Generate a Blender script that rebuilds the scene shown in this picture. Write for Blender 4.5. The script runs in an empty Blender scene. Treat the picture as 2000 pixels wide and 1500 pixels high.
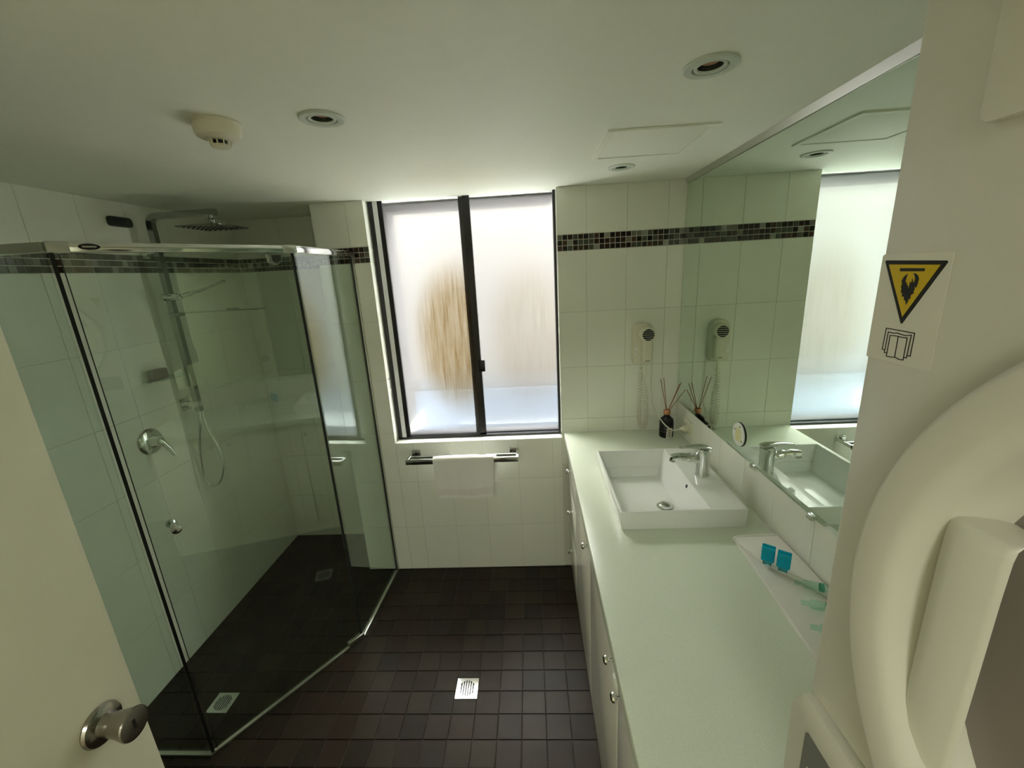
import bpy, bmesh, math, random
from mathutils import Vector, Matrix
random.seed(7)
sc = bpy.context.scene
COL = sc.collection

# ------------------------------------------------------------------ camera
F_PX, YAW, PITCH, ROLL, CAM_H = 810.13, -0.05287, -0.26060, -0.05632, 1.7963
cy_, sy_, cp_, sp_, cr_, sr_ = (math.cos(YAW), math.sin(YAW), math.cos(PITCH), math.sin(PITCH), math.cos(ROLL), math.sin(ROLL))
FWD = Vector((sy_ * cp_, cy_ * cp_, sp_))
RIGHT0 = Vector((cy_, -sy_, 0.0))
UP0 = RIGHT0.cross(FWD)
RGT = cr_ * RIGHT0 + sr_ * UP0
UPV = -sr_ * RIGHT0 + cr_ * UP0
cam_data = bpy.data.cameras.new('camera')
cam_data.sensor_width = 36.0
cam_data.lens = F_PX / 2000.0 * 36.0
cam_data.clip_start = 0.02
cam = bpy.data.objects.new('camera', cam_data)
COL.objects.link(cam)
m = Matrix((RGT, UPV, -FWD)).transposed().to_4x4()
m.translation = Vector((0, 0, CAM_H))
cam.matrix_world = m
sc.camera = cam

# ------------------------------------------------------------------ light
world = bpy.data.worlds.new('daylight')
sc.world = world
world.use_nodes = True
bg = world.node_tree.nodes['Background']
bg.inputs['Color'].default_value = (0.96, 1.0, 1.0, 1)
bg.inputs['Strength'].default_value = 9.5
pd = bpy.data.lights.new('window_daylight_portal', 'AREA')     # guides sky sampling through the window opening
pd.shape = 'RECTANGLE'; pd.size = 0.96; pd.size_y = 1.32
pd.cycles.is_portal = True
po = bpy.data.objects.new('window_daylight_portal', pd)
po.location = (-0.335, 2.24 + 0.125, 1.53)
po.rotation_euler = (math.radians(90), 0, math.pi)             # faces -y, into the room
COL.objects.link(po)
hl = bpy.data.lights.new('hall_fill_light', 'AREA')          # unseen fill light added in the hall behind the doorway
hl.shape = 'DISK'; hl.size = 0.5; hl.energy = 5.4; hl.color = (0.98, 1.0, 0.90)
ho = bpy.data.objects.new('hall_fill_light', hl)
ho.location = (-0.4, -1.5, 2.38)
COL.objects.link(ho)
sc.view_settings.view_transform = 'Standard'
sc.view_settings.look = 'None'
sc.view_settings.gamma = 1.0
sc.view_settings.use_curve_mapping = False
sc.view_settings.exposure = 2.2
sc.cycles.max_bounces = 9
sc.cycles.diffuse_bounces = 5
sc.cycles.glossy_bounces = 8
sc.cycles.transparent_max_bounces = 16
sc.cycles.use_light_tree = False
sc.cycles.sample_clamp_indirect = 6.0
PANE_CLEAR, PANE_MILKY = 0.37, 0.018

# ------------------------------------------------------------------ room numbers (metres; 0.1 m floor tiles)
D = 2.24          # window wall
DS = 2.625        # back wall of the shower recess
XL = -1.7955      # shower wall
XR = 0.7954       # mirror wall
XS = -1.103       # corner of window wall and shower recess
ZC = 2.195
WL, WR, ZS = -0.825, 0.152, 0.867     # window opening
ZB = 0.8966       # bench top
XB = 0.166        # bench front
YR = -0.30        # rear wall
BB, BT = 1.890, 1.9706   # mosaic band

# ------------------------------------------------------------------ materials
def srgb(c):
    return tuple((x / 12.92 if x <= 0.04045 else ((x + 0.055) / 1.055) ** 2.4) for x in c)

def mat(name, col, rough=0.5, metal=0.0, var=0.03, scale=30.0, bump=0.0, bscale=200.0, spec=0.5, trans=0.0, ior=1.45, coat=0.0, stretch=None):
    M = bpy.data.materials.new(name)
    M.use_nodes = True
    nt = M.node_tree
    b = nt.nodes['Principled BSDF']
    b.inputs['Roughness'].default_value = rough
    b.inputs['Metallic'].default_value = metal
    b.inputs['Specular IOR Level'].default_value = spec
    b.inputs['Transmission Weight'].default_value = trans
    b.inputs['IOR'].default_value = ior
    b.inputs['Coat Weight'].default_value = coat
    tc = nt.nodes.new('ShaderNodeTexCoord')
    mp = nt.nodes.new('ShaderNodeMapping')
    nt.links.new(tc.outputs['Object'], mp.inputs['Vector'])
    if stretch:
        mp.inputs['Scale'].default_value = stretch
    n = nt.nodes.new('ShaderNodeTexNoise')
    n.inputs['Scale'].default_value = scale
    n.inputs['Detail'].default_value = 3.0
    nt.links.new(mp.outputs['Vector'], n.inputs['Vector'])
    mx = nt.nodes.new('ShaderNodeMix')
    mx.data_type = 'RGBA'
    c0 = tuple(max(0, x * (1 - var)) for x in col) + (1,)
    c1 = tuple(min(1, x * (1 + var)) for x in col) + (1,)
    mx.inputs[6].default_value = c0
    mx.inputs[7].default_value = c1
    nt.links.new(n.outputs['Fac'], mx.inputs[0])
    nt.links.new(mx.outputs[2], b.inputs['Base Color'])
    if bump > 0:
        n2 = nt.nodes.new('ShaderNodeTexNoise')
        n2.inputs['Scale'].default_value = bscale
        nt.links.new(mp.outputs['Vector'], n2.inputs['Vector'])
        bp = nt.nodes.new('ShaderNodeBump')
        bp.inputs['Strength'].default_value = bump
        bp.inputs['Distance'].default_value = 0.002
        nt.links.new(n2.outputs['Fac'], bp.inputs['Height'])
        nt.links.new(bp.outputs['Normal'], b.inputs['Normal'])
    return M

def thin_glass(name, tint, f0=0.06):
    """clear sheet glass: tinted see-through plus mirror reflection by angle (Schlick)"""
    M = bpy.data.materials.new(name)
    M.use_nodes = True
    nt = M.node_tree
    nt.nodes.clear()
    out = nt.nodes.new('ShaderNodeOutputMaterial')
    geo = nt.nodes.new('ShaderNodeNewGeometry')
    dot = nt.nodes.new('ShaderNodeVectorMath'); dot.operation = 'DOT_PRODUCT'
    nt.links.new(geo.outputs['Incoming'], dot.inputs[0]); nt.links.new(geo.outputs['Normal'], dot.inputs[1])
    ab = nt.nodes.new('ShaderNodeMath'); ab.operation = 'ABSOLUTE'
    nt.links.new(dot.outputs['Value'], ab.inputs[0])
    om = nt.nodes.new('ShaderNodeMath'); om.operation = 'SUBTRACT'; om.inputs[0].default_value = 1.0
    nt.links.new(ab.outputs[0], om.inputs[1])
    pw = nt.nodes.new('ShaderNodeMath'); pw.operation = 'POWER'; pw.inputs[1].default_value = 5.0
    nt.links.new(om.outputs[0], pw.inputs[0])
    ma = nt.nodes.new('ShaderNodeMath'); ma.operation = 'MULTIPLY_ADD'
    ma.inputs[1].default_value = 1 - f0; ma.inputs[2].default_value = f0
    nt.links.new(pw.outputs[0], ma.inputs[0])
    tr = nt.nodes.new('ShaderNodeBsdfTransparent'); tr.inputs['Color'].default_value = (*tint, 1)
    gl = nt.nodes.new('ShaderNodeBsdfGlossy'); gl.inputs['Roughness'].default_value = 0.0
    gl.inputs['Color'].default_value = (0.95, 1.0, 0.96, 1)
    mx = nt.nodes.new('ShaderNodeMixShader')
    nt.links.new(ma.outputs[0], mx.inputs[0]); nt.links.new(tr.outputs[0], mx.inputs[1]); nt.links.new(gl.outputs[0], mx.inputs[2])
    nt.links.new(mx.outputs[0], out.inputs['Surface'])
    return M

def frosted_pane(name, grime_warmth):
    """frosted window glass: part clear, part rough, a little milky, with run-off streaks and a painted warm tint"""
    M = bpy.data.materials.new(name)
    M.use_nodes = True
    nt = M.node_tree
    nt.nodes.clear()
    out = nt.nodes.new('ShaderNodeOutputMaterial')
    tc = nt.nodes.new('ShaderNodeTexCoord')
    mp = nt.nodes.new('ShaderNodeMapping'); mp.inputs['Scale'].default_value = (26, 1, 1.3)
    nt.links.new(tc.outputs['Object'], mp.inputs['Vector'])
    n = nt.nodes.new('ShaderNodeTexNoise'); n.inputs['Scale'].default_value = 3.0; n.inputs['Detail'].default_value = 6.0; n.inputs['Roughness'].default_value = 0.7
    nt.links.new(mp.outputs['Vector'], n.inputs['Vector'])
    n3 = nt.nodes.new('ShaderNodeTexNoise'); n3.inputs['Scale'].default_value = 260.0
    nt.links.new(tc.outputs['Object'], n3.inputs['Vector'])
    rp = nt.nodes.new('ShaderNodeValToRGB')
    rp.color_ramp.elements[0].position = 0.36; rp.color_ramp.elements[0].color = (1 - .10 * grime_warmth, 1 - .17 * grime_warmth, 1 - .30 * grime_warmth, 1)
    rp.color_ramp.elements[1].position = 0.66; rp.color_ramp.elements[1].color = (1 - .42 * grime_warmth, 1 - .54 * grime_warmth, 1 - .72 * grime_warmth, 1)
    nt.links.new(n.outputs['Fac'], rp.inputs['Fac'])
    # soft oval tint: dirt on one pane, painted warm outdoor light on the other
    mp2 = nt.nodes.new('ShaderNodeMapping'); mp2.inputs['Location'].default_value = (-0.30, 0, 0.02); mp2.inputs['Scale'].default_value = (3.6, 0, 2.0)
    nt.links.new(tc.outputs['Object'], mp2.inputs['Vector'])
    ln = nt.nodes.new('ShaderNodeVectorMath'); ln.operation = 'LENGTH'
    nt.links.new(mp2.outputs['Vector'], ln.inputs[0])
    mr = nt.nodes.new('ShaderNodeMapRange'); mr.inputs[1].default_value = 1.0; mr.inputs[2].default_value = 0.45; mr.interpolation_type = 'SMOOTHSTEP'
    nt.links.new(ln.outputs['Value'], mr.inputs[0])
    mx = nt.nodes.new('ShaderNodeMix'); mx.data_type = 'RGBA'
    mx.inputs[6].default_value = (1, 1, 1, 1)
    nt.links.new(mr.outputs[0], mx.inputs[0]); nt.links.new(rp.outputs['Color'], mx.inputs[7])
    em = nt.nodes.new('ShaderNodeBsdfTranslucent')
    tint = nt.nodes.new('ShaderNodeMix'); tint.data_type = 'RGBA'; tint.blend_type = 'MULTIPLY'; tint.inputs[0].default_value = 1.0
    tint.inputs[7].default_value = (0.93, 0.955, 1.0, 1)
    nt.links.new(mx.outputs[2], tint.inputs[6])
    nt.links.new(tint.outputs[2], em.inputs['Color'])
    pr = nt.nodes.new('ShaderNodeBsdfPrincipled')
    pr.inputs['Transmission Weight'].default_value = 1.0
    pr.inputs['Roughness'].default_value = 0.31
    pr.inputs['IOR'].default_value = 1.3
    nt.links.new(mx.outputs[2], pr.inputs['Base Color'])
    bp = nt.nodes.new('ShaderNodeBump'); bp.inputs['Strength'].default_value = 0.25; bp.inputs['Distance'].default_value = 0.001
    nt.links.new(n3.outputs['Fac'], bp.inputs['Height']); nt.links.new(bp.outputs['Normal'], pr.inputs['Normal'])
    ad = nt.nodes.new('ShaderNodeMixShader'); ad.inputs[0].default_value = PANE_MILKY
    nt.links.new(pr.outputs[0], ad.inputs[1]); nt.links.new(em.outputs[0], ad.inputs[2])
    tp = nt.nodes.new('ShaderNodeBsdfTransparent')
    nt.links.new(mx.outputs[2], tp.inputs['Color'])
    ad2 = nt.nodes.new('ShaderNodeMixShader'); ad2.inputs[0].default_value = math.sqrt(PANE_CLEAR)
    nt.links.new(ad.outputs[0], ad2.inputs[1]); nt.links.new(tp.outputs[0], ad2.inputs[2])
    ad = ad2
    nt.links.new(ad.outputs[0], out.inputs['Surface'])
    return M

M_CEIL = mat('ceiling_paint', (0.90, 0.915, 0.80), 0.55, var=0.02, bump=0.02)
M_WALL = mat('wall_grout', (0.72, 0.72, 0.61), 0.8, var=0.05)
M_TILE = [mat('wall_tile_glaze_%d' % i, (0.87 + d, 0.88 + d, 0.77 + d), 0.22, var=0.02, scale=8) for i, d in enumerate((-0.008, 0, 0.008))]
M_PAINT = mat('wall_paint', (0.85, 0.84, 0.72), 0.6)
M_FTILE = [mat('floor_tile_%d' % i, c, 0.37, var=0.15, scale=14, bump=0.06, bscale=60, spec=0.13) for i, c in enumerate(((0.030, 0.022, 0.016), (0.036, 0.028, 0.020), (0.026, 0.021, 0.016)))]
M_FGROUT = mat('floor_grout', (0.065, 0.054, 0.038), 0.9, var=0.2)
MOS = [((0.016, 0.009, 0.008), .15), ((0.035, 0.018, 0.013), .15), ((0.075, 0.042, 0.028), .15), ((0.20, 0.19, 0.15), .2), ((0.32, 0.32, 0.27), .2), ((0.08, 0.09, 0.065), .15), ((0.022, 0.014, 0.016), .12)]
M_MOS = [mat('mosaic_%d' % i, c, r, var=0.15, scale=80) for i, (c, r) in enumerate(MOS)]
M_CHROME = mat('chrome', (0.72, 0.74, 0.72), 0.09, metal=1.0, var=0.01)
M_CHROME_DIM = mat('chrome_dim_reflection', (0.34, 0.36, 0.33), 0.14, metal=1.0, var=0.02)  # darker copy of the chrome: dim surroundings put into the metal colour
M_BRUSH = mat('brushed_aluminium', (0.62, 0.63, 0.58), 0.28, metal=1.0, var=0.04, stretch=(1, 1, 20))
M_STEEL = mat('satin_steel', (0.36, 0.34, 0.31), 0.20, metal=1.0, var=0.03)
M_BLACKF = mat('black_anodised_frame', (0.012, 0.011, 0.012), 0.35, var=0.1)
M_GREYF = mat('grey_frame_track', (0.80, 0.79, 0.80), 0.3, var=0.05)
M_SEAL = mat('black_rubber_seal', (0.010, 0.012, 0.010), 0.5)
M_GLASS = thin_glass('shower_glass', (0.940, 0.988, 0.958), 0.105)
M_CLEAR = thin_glass('clear_glass', (0.86, 0.93, 0.90), 0.05)
M_MIRROR = mat('silvered_mirror', (0.70, 0.80, 0.71), 0.0, metal=1.0, var=0.0)
M_STONE = mat('bench_stone', (0.78, 0.84, 0.70), 0.22, var=0.16, scale=420, spec=0.5)
M_CERAM = mat('white_ceramic', (0.88, 0.90, 0.86), 0.08, var=0.01)
M_LAM = mat('white_gloss_laminate', (0.82, 0.81, 0.70), 0.12, var=0.01)
M_CAB = mat('cabinet_carcass', (0.35, 0.34, 0.30), 0.6)
M_DOOR = mat('door_paint', (0.87, 0.86, 0.69), 0.45, var=0.02, bump=0.03)
M_APPL = mat('white_appliance_enamel', (0.75, 0.735, 0.635), 0.33, var=0.01, bump=0.02, bscale=500)
M_APPL_D = mat('grey_appliance_panel', (0.20, 0.20, 0.19), 0.35)
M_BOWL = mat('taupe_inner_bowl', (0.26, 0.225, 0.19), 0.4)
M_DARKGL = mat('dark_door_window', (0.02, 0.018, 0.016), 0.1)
M_PLAST = mat('ivory_plastic', (0.78, 0.76, 0.60), 0.35, var=0.02)
M_WPLAST = mat('white_plastic', (0.84, 0.85, 0.77), 0.35, var=0.02)
M_BLACKP = mat('black_plastic', (0.012, 0.012, 0.013), 0.3)
M_DGREY = mat('dark_grey_plastic', (0.035, 0.045, 0.032), 0.4)
M_TOWEL = mat('white_terry', (0.95, 0.95, 0.91), 0.95, var=0.05, scale=160, bump=0.45, bscale=420, spec=0.1)
M_NAPKIN = mat('white_cotton', (0.88, 0.86, 0.81), 0.9, var=0.03, bump=0.4, bscale=300, spec=0.1)
M_COPPER = mat('copper', (0.80, 0.36, 0.20), 0.2, metal=1.0, var=0.05)
M_REED = mat('reed', (0.30, 0.10, 0.035), 0.7, var=0.2)
M_BOTTLE = mat('black_bottle', (0.008, 0.007, 0.012), 0.08)
M_PAPER = mat('paper_tag', (0.62, 0.61, 0.50), 0.7, var=0.1)
M_PRINT = mat('faint_print', (0.16, 0.13, 0.14), 0.6)
M_TEAL = mat('teal_gel', (0.0, 0.55, 0.85), 0.12, var=0.15, trans=0.2, ior=1.35)
M_TEALC = mat('clear_teal_cap', (0.10, 0.55, 0.62), 0.08, trans=0.8, ior=1.3)
M_MINT = thin_glass('clear_mint_plastic', (0.82, 0.965, 0.91), 0.06)
M_GREEN = mat('green_leaf_print', (0.10, 0.42, 0.30), 0.4)
M_YEL = mat('warning_yellow', (0.66, 0.46, 0.006), 0.4)
M_INK = mat('black_ink', (0.006, 0.006, 0.006), 0.4)
M_STICK = mat('sticker_film', (0.78, 0.76, 0.67), 0.2, var=0.01)
M_LAMP = mat('unlit_lamp_glass', (0.50, 0.27, 0.19), 0.15, var=0.1)
M_RING = mat('satin_white_ring', (0.66, 0.72, 0.64), 0.3, var=0.02)
M_DISCY = mat('pale_yellow', (0.72, 0.70, 0.36), 0.4)
M_SOAP = mat('brown_soap', (0.16, 0.12, 0.08), 0.5, var=0.2)
M_OUT = mat('dark_pane_dimmer', (0.027, 0.024, 0.021), 0.9, var=0.25, scale=1.3)
M_GLARE_MASK = mat('dark_glare_mask', (0.045, 0.04, 0.038), 0.8)
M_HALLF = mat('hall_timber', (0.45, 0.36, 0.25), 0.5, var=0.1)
M_BLUE = mat('blue_pane_tinter', (0.022, 0.027, 0.036), 0.9)
M_BOUNCE = mat('pale_bounce_slab', (0.56, 0.56, 0.53), 0.9)

# ------------------------------------------------------------------ geometry helpers: every shape is (verts, faces) in world space
def box(x0, x1, y0, y1, z0, z1, bev=0.0, seg=2):
    bm = bmesh.new()
    bmesh.ops.create_cube(bm, size=1.0)
    for v in bm.verts:
        v.co = Vector(((x0 + x1) / 2 + v.co.x * (x1 - x0), (y0 + y1) / 2 + v.co.y * (y1 - y0), (z0 + z1) / 2 + v.co.z * (z1 - z0)))
    if bev > 0:
        bmesh.ops.bevel(bm, geom=bm.edges[:], offset=bev, segments=seg, profile=0.5, affect='EDGES')
    return unbm(bm)

def unbm(bm):
    bmesh.ops.recalc_face_normals(bm, faces=bm.faces[:])
    bm.verts.index_update()
    vs = [v.co.copy() for v in bm.verts]
    fs = [tuple(v.index for v in f.verts) for f in bm.faces]
    bm.free()
    return vs, fs

def xform(g, M):
    return [M @ v for v in g[0]], g[1]

def frame(origin, xaxis, zaxis):
    x = Vector(xaxis).normalized(); z = Vector(zaxis).normalized(); y = z.cross(x).normalized()
    x = y.cross(z)
    M = Matrix((x, y, z)).transposed().to_4x4()
    M.translation = Vector(origin)
    return M

def axisframe(origin, zaxis):
    z = Vector(zaxis).normalized()
    h = Vector((0, 0, 1)) if abs(z.z) < 0.9 else Vector((1, 0, 0))
    x = h.cross(z)
    return frame(origin, x, z)

def lathe(profile, origin=(0, 0, 0), axis=(0, 0, 1), n=32):
    """profile: (radius, height) from bottom to top along axis"""
    vs, fs = [], []
    rows = []
    for r, h in profile:
        if r <= 1e-6:
            rows.append([len(vs)]); vs.append(Vector((0, 0, h)))
        else:
            rows.append(list(range(len(vs), len(vs) + n)))
            for i in range(n):
                a = 2 * math.pi * i / n
                vs.append(Vector((r * math.cos(a), r * math.sin(a), h)))
    for a, b in zip(rows, rows[1:]):
        for i in range(n):
            j = (i + 1) % n
            if len(a) == 1 and len(b) == 1: continue
            if len(a) == 1: fs.append((a[0], b[j], b[i]))
            elif len(b) == 1: fs.append((a[i], a[j], b[0]))
            else: fs.append((a[i], a[j], b[j], b[i]))
    return xform((vs, fs), axisframe(origin, axis))

def smooth_path(pts, sub=8, closed=False):
    P = [Vector(p) for p in pts]
    out = []
    n = len(P)
    rng = range(n if closed else n - 1)
    for i in rng:
        p0 = P[(i - 1) % n] if closed or i > 0 else P[0]
        p1 = P[i]; p2 = P[(i + 1) % n]
        p3 = P[(i + 2) % n] if closed or i + 2 < n else P[-1]
        for k in range(sub):
            t = k / sub
            out.append(0.5 * ((2 * p1) + (p2 - p0) * t + (2 * p0 - 5 * p1 + 4 * p2 - p3) * t * t + (3 * p1 - p0 - 3 * p2 + p3) * t ** 3))
    if not closed: out.append(P[-1])
    return out

def tube(path, r, n=10, square=False, cap=True):
    P = [Vector(p) for p in path]
    if square: n = 4
    vs, fs = [], []
    prev = None
    for i, p in enumerate(P):
        t = (P[min(i + 1, len(P) - 1)] - P[max(i - 1, 0)]).normalized()
        if prev is None:
            h = Vector((0, 1, 0)) if abs(t.y) < 0.9 else Vector((1, 0, 0))
            u = t.cross(h).normalized()
        else:
            u = (prev - t * prev.dot(t)).normalized()
        prev = u
        w = t.cross(u)
        rr = r[i] if isinstance(r, (list, tuple)) else r
        for k in range(n):
            a = 2 * math.pi * (k + (0.5 if square else 0)) / n
            vs.append(p + (u * math.cos(a) + w * math.sin(a)) * rr * (1.414 if square else 1))
    for i in range(len(P) - 1):
        for k in range(n):
            j = (k + 1) % n
            fs.append((i * n + k, i * n + j, (i + 1) * n + j, (i + 1) * n + k))
    if cap:
        fs.append(tuple(range(n - 1, -1, -1)))
        b = (len(P) - 1) * n
        fs.append(tuple(range(b, b + n)))
    return vs, fs

def prism(poly, axis, a, b, bev=0.0, seg=2):
    """poly of 2D points extruded along axis from a to b. axis x: (y,z), y: (x,z), z: (x,y)"""
    def P(q, t):
        if axis == 'x': return Vector((t, q[0], q[1]))
        if axis == 'y': return Vector((q[0], t, q[1]))
        return Vector((q[0], q[1], t))
    bm = bmesh.new()
    A = [bm.verts.new(P(q, a)) for q in poly]
    B = [bm.verts.new(P(q, b)) for q in poly]
    bm.faces.new(A); fb = bm.faces.new(B)
    n = len(poly)
    for i in range(n):
        bm.faces.new((A[i], A[(i + 1) % n], B[(i + 1) % n], B[i]))
    bmesh.ops.recalc_face_normals(bm, faces=bm.faces[:])
    if bev > 0:
        bmesh.ops.bevel(bm, geom=list(fb.edges), offset=bev, segments=seg, profile=0.5, affect='EDGES')
    return unbm(bm)

def rrect(u0, u1, v0, v1, r, n=6):
    pts = []
    for (cu, cv, a0) in ((u1 - r, v1 - r, 0), (u0 + r, v1 - r, 90), (u0 + r, v0 + r, 180), (u1 - r, v0 + r, 270)):
        for k in range(n + 1):
            a = math.radians(a0 + 90 * k / n)
            pts.append((cu + r * math.cos(a), cv + r * math.sin(a)))
    return pts

def slab(p, q, z0, z1, th, bev=0.0):
    """upright sheet or bar between plan points p and q"""
    p = Vector((p[0], p[1], 0)); q = Vector((q[0], q[1], 0))
    L = (q - p).length
    g = box(0, L, -th / 2, th / 2, z0, z1, bev)
    return xform(g, frame(p, q - p, (0, 0, 1)))

def join(*gs):
    vs, fs = [], []
    for g in gs:
        o = len(vs)
        vs += g[0]; fs += [tuple(i + o for i in f) for f in g[1]]
    return vs, fs

def strip(pts, w, axis, a, b):
    """polyline of width w as flat print"""
    gs = []
    for (p, q) in zip(pts, pts[1:]):
        d = Vector((q[0] - p[0], q[1] - p[1])); d.normalize()
        nn = Vector((-d.y, d.x)) * w / 2; e = d * w / 2
        gs.append(prism([(p[0] + nn.x - e.x, p[1] + nn.y - e.y), (q[0] + nn.x + e.x, q[1] + nn.y + e.y), (q[0] - nn.x + e.x, q[1] - nn.y + e.y), (p[0] - nn.x - e.x, p[1] - nn.y - e.y)], axis, a, b))
    return join(*gs)

def tag(o, label=None, cat=None, group=None, kind=None):
    if label: o['label'] = label
    if cat: o['category'] = cat
    if group: o['group'] = group
    if kind: o['kind'] = kind
    return o

def worldloc(o):
    v = Vector((0, 0, 0))
    while o is not None:
        v = v + o.location; o = o.parent
    return v

def obj(name, g, material, parent=None, origin=None, smooth=30):
    """link one mesh object; vertices are given in world space"""
    vs, fs = g
    if origin is None:
        origin = worldloc(parent) if parent else Vector((0, 0, 0))
    origin = Vector(origin)
    me = bpy.data.meshes.new(name)
    me.from_pydata([v - origin for v in vs], [], fs)
    me.validate()
    me.materials.append(material)
    if smooth:
        me.polygons.foreach_set('use_smooth', [True] * len(me.polygons))
        me.set_sharp_from_angle(angle=math.radians(smooth))
    o = bpy.data.objects.new(name, me)
    COL.objects.link(o)
    o.location = origin - (worldloc(parent) if parent else Vector((0, 0, 0)))
    if parent: o.parent = parent
    return o

def thing(name, label, cat, loc, group=None):
    o = bpy.data.objects.new(name, None)
    o.empty_display_size = 0.05
    COL.objects.link(o)
    o.location = loc
    return tag(o, label, cat, group)

def struct(name, g, material, label=None):
    c = sum((v for v in g[0]), Vector((0, 0, 0))) / len(g[0])
    o = obj(name, g, material, origin=(c.x, c.y, min(v.z for v in g[0])))
    return tag(o, label, kind='structure')

# ------------------------------------------------------------------ tiles
_tile_mesh = {}
def tile_mesh(name, w, h, t, c, material):
    """chamfered tile lying in local xy, face towards +z; origin at its middle"""
    k = (name, round(w, 4), round(h, 4), t, c, material.name)
    if k in _tile_mesh: return _tile_mesh[k]
    vs, fs = [], []
    for (dx, z) in ((0, 0), (0, t - c), (c, t)):
        for sx, sy in ((-1, -1), (1, -1), (1, 1), (-1, 1)):
            vs.append((sx * (w / 2 - dx), sy * (h / 2 - dx), z))
    for r in (0, 4):
        for i in range(4):
            j = (i + 1) % 4
            fs.append((r + i, r + j, r + 4 + j, r + 4 + i))
    fs.append((8, 9, 10, 11))
    me = bpy.data.meshes.new(name)
    me.from_pydata(vs, [], fs)
    me.materials.append(material)
    _tile_mesh[k] = me
    return me

ROT = {'-y': Matrix(((1, 0, 0), (0, 0, -1), (0, 1, 0))), '+x': Matrix(((0, 0, 1), (1, 0, 0), (0, 1, 0))),
       '-x': Matrix(((0, 0, -1), (-1, 0, 0), (0, 1, 0))), '+z': Matrix.Identity(3)}

def put_tile(name, wall, facing, plane, u, v, w, h, t, c, material, tilt=0.0):
    me = tile_mesh(name, w, h, t, c, material)
    o = bpy.data.objects.new(name, me)
    COL.objects.link(o)
    base = plane
    if facing == '-y': loc = Vector((u, base, v))
    elif facing in ('+x', '-x'): loc = Vector((base, u, v))
    else: loc = Vector((u, v, base))
    o.matrix_world = Matrix.Translation(loc - worldloc(wall)) @ ROT[facing].to_4x4()
    if tilt: 
        o.rotation_euler.x += random.uniform(-tilt, tilt); o.rotation_euler.z += random.uniform(-tilt, tilt) if facing != '+z' else 0
        if facing == '+z': o.rotation_euler.y += random.uniform(-tilt, tilt)
    o.parent = wall
    return o

def cuts(a, b, anchor, pitch):
    k = math.ceil((a - anchor) / pitch + 1e-6)
    L = [a]
    while anchor + k * pitch < b - 1e-6:
        L.append(anchor + k * pitch); k += 1
    L.append(b)
    return [x for i, x in enumerate(L) if i == 0 or x - L[i - 1] > 0.006]

T = 0.004      # tile thickness standing proud of the grout bed
def tile_wall(wall, facing, face, u0, u1, anchor, rows, gap=0.0013, mosaic=True, pitch=0.2035):
    """rows: heights of the joints; the band BB..BT is laid in mosaic"""
    sgn = {'-y': 1, '+x': -1, '-x': 1}[facing]
    plane = face + sgn * T
    us = cuts(u0, u1, anchor, pitch)
    for z0, z1 in zip(rows, rows[1:]):
        if abs(z0 - BB) < 1e-6 and abs(z1 - BT) < 1e-6:
            p = (BT - BB) / 3
            n = max(1, round((u1 - u0) / p))
            pu = (u1 - u0) / n
            for i in range(n):
                for k in range(3):
                    put_tile('mosaic_tile', wall, facing, plane, u0 + (i + .5) * pu, z0 + (k + .5) * p, pu - 0.0036, p - 0.0036, T, 0.0006,
                             random.choices(M_MOS, (5, 5, 3, 3.2, 2.0, 3, 3))[0])
            continue
        for a, b in zip(us, us[1:]):
            put_tile('wall_tile', wall, facing, plane, (a + b) / 2, (z0 + z1) / 2, b - a - gap, z1 - z0 - gap, T, 0.0005, random.choice(M_TILE), tilt=0.0006)

# ------------------------------------------------------------------ structure
floor = struct('floor', box(XL - 0.1, 1.0, YR - 0.1, DS + 0.1, -0.10, -0.0045), M_FGROUT, 'dark tiled bathroom floor')
LAMPS = [(-0.497, 1.150), (0.400, 1.030), (0.400, 1.900)]
def ceiling_mesh():
    """slab whose underside is pierced for the recessed downlights"""
    from mathutils.geometry import tessellate_polygon
    x0, x1, y0, y1 = XL - 0.1, 1.0, YR, DS + 0.1
    loops = [[Vector((x0, y0, ZC)), Vector((x1, y0, ZC)), Vector((x1, y1, ZC)), Vector((x0, y1, ZC))]]
    for (cx, cy) in LAMPS:
        loops.append([Vector((cx + 0.0385 * math.cos(-2 * math.pi * k / 40), cy + 0.0385 * math.sin(-2 * math.pi * k / 40), ZC)) for k in range(40)])
    vs = [v for l in loops for v in l]
    fs = [tuple(t) for t in tessellate_polygon(loops)]
    o = 4
    for l in loops[1:]:
        b = len(vs)
        vs += [v + Vector((0, 0, 0.09)) for v in l]
        for k in range(40):
            fs.append((o + k, o + (k + 1) % 40, b + (k + 1) % 40, b + k))
        o += 40
    top = box(x0, x1, y0, y1, ZC + 0.09, ZC + 0.14)
    return join((vs, fs), top)
ceiling = struct('ceiling', ceiling_mesh(), M_CEIL, 'plain white painted ceiling')
wall_left = struct('wall_left', box(XL - 0.12, XL - T, YR, DS + 0.1, 0, ZC), M_WALL, 'white tiled wall inside the shower')
wall_back = struct('wall_back', join(box(XS + T, WL - T, D + T, DS + 0.1, 0, ZC), box(WL - T, WR + T, D + T, D + 0.20, 0, ZS - 0.006),
                                     box(WR + T, 1.0, D + T, D + 0.20, 0, ZC)), M_WALL, 'white tiled wall around the window')
wall_alcove = struct('wall_alcove', box(XL - T, XS + T, DS + T, DS + 0.1, 0, ZC), M_WALL, 'white tiled back wall of the shower recess')
wall_right = struct('wall_right', box(XR + T, 1.0, YR, D + T, 0, ZC), M_WALL, 'white tiled wall behind the mirror and bench')
wall_rear = struct('wall_rear', join(box(XL - T, -0.90, YR - 0.1, YR, 0, ZC), box(0.16, 1.0, YR - 0.1, YR, 0, ZC), box(-0.90, 0.16, YR - 0.1, YR, 2.08, ZC)), M_PAINT, 'painted wall with the doorway')

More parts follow.
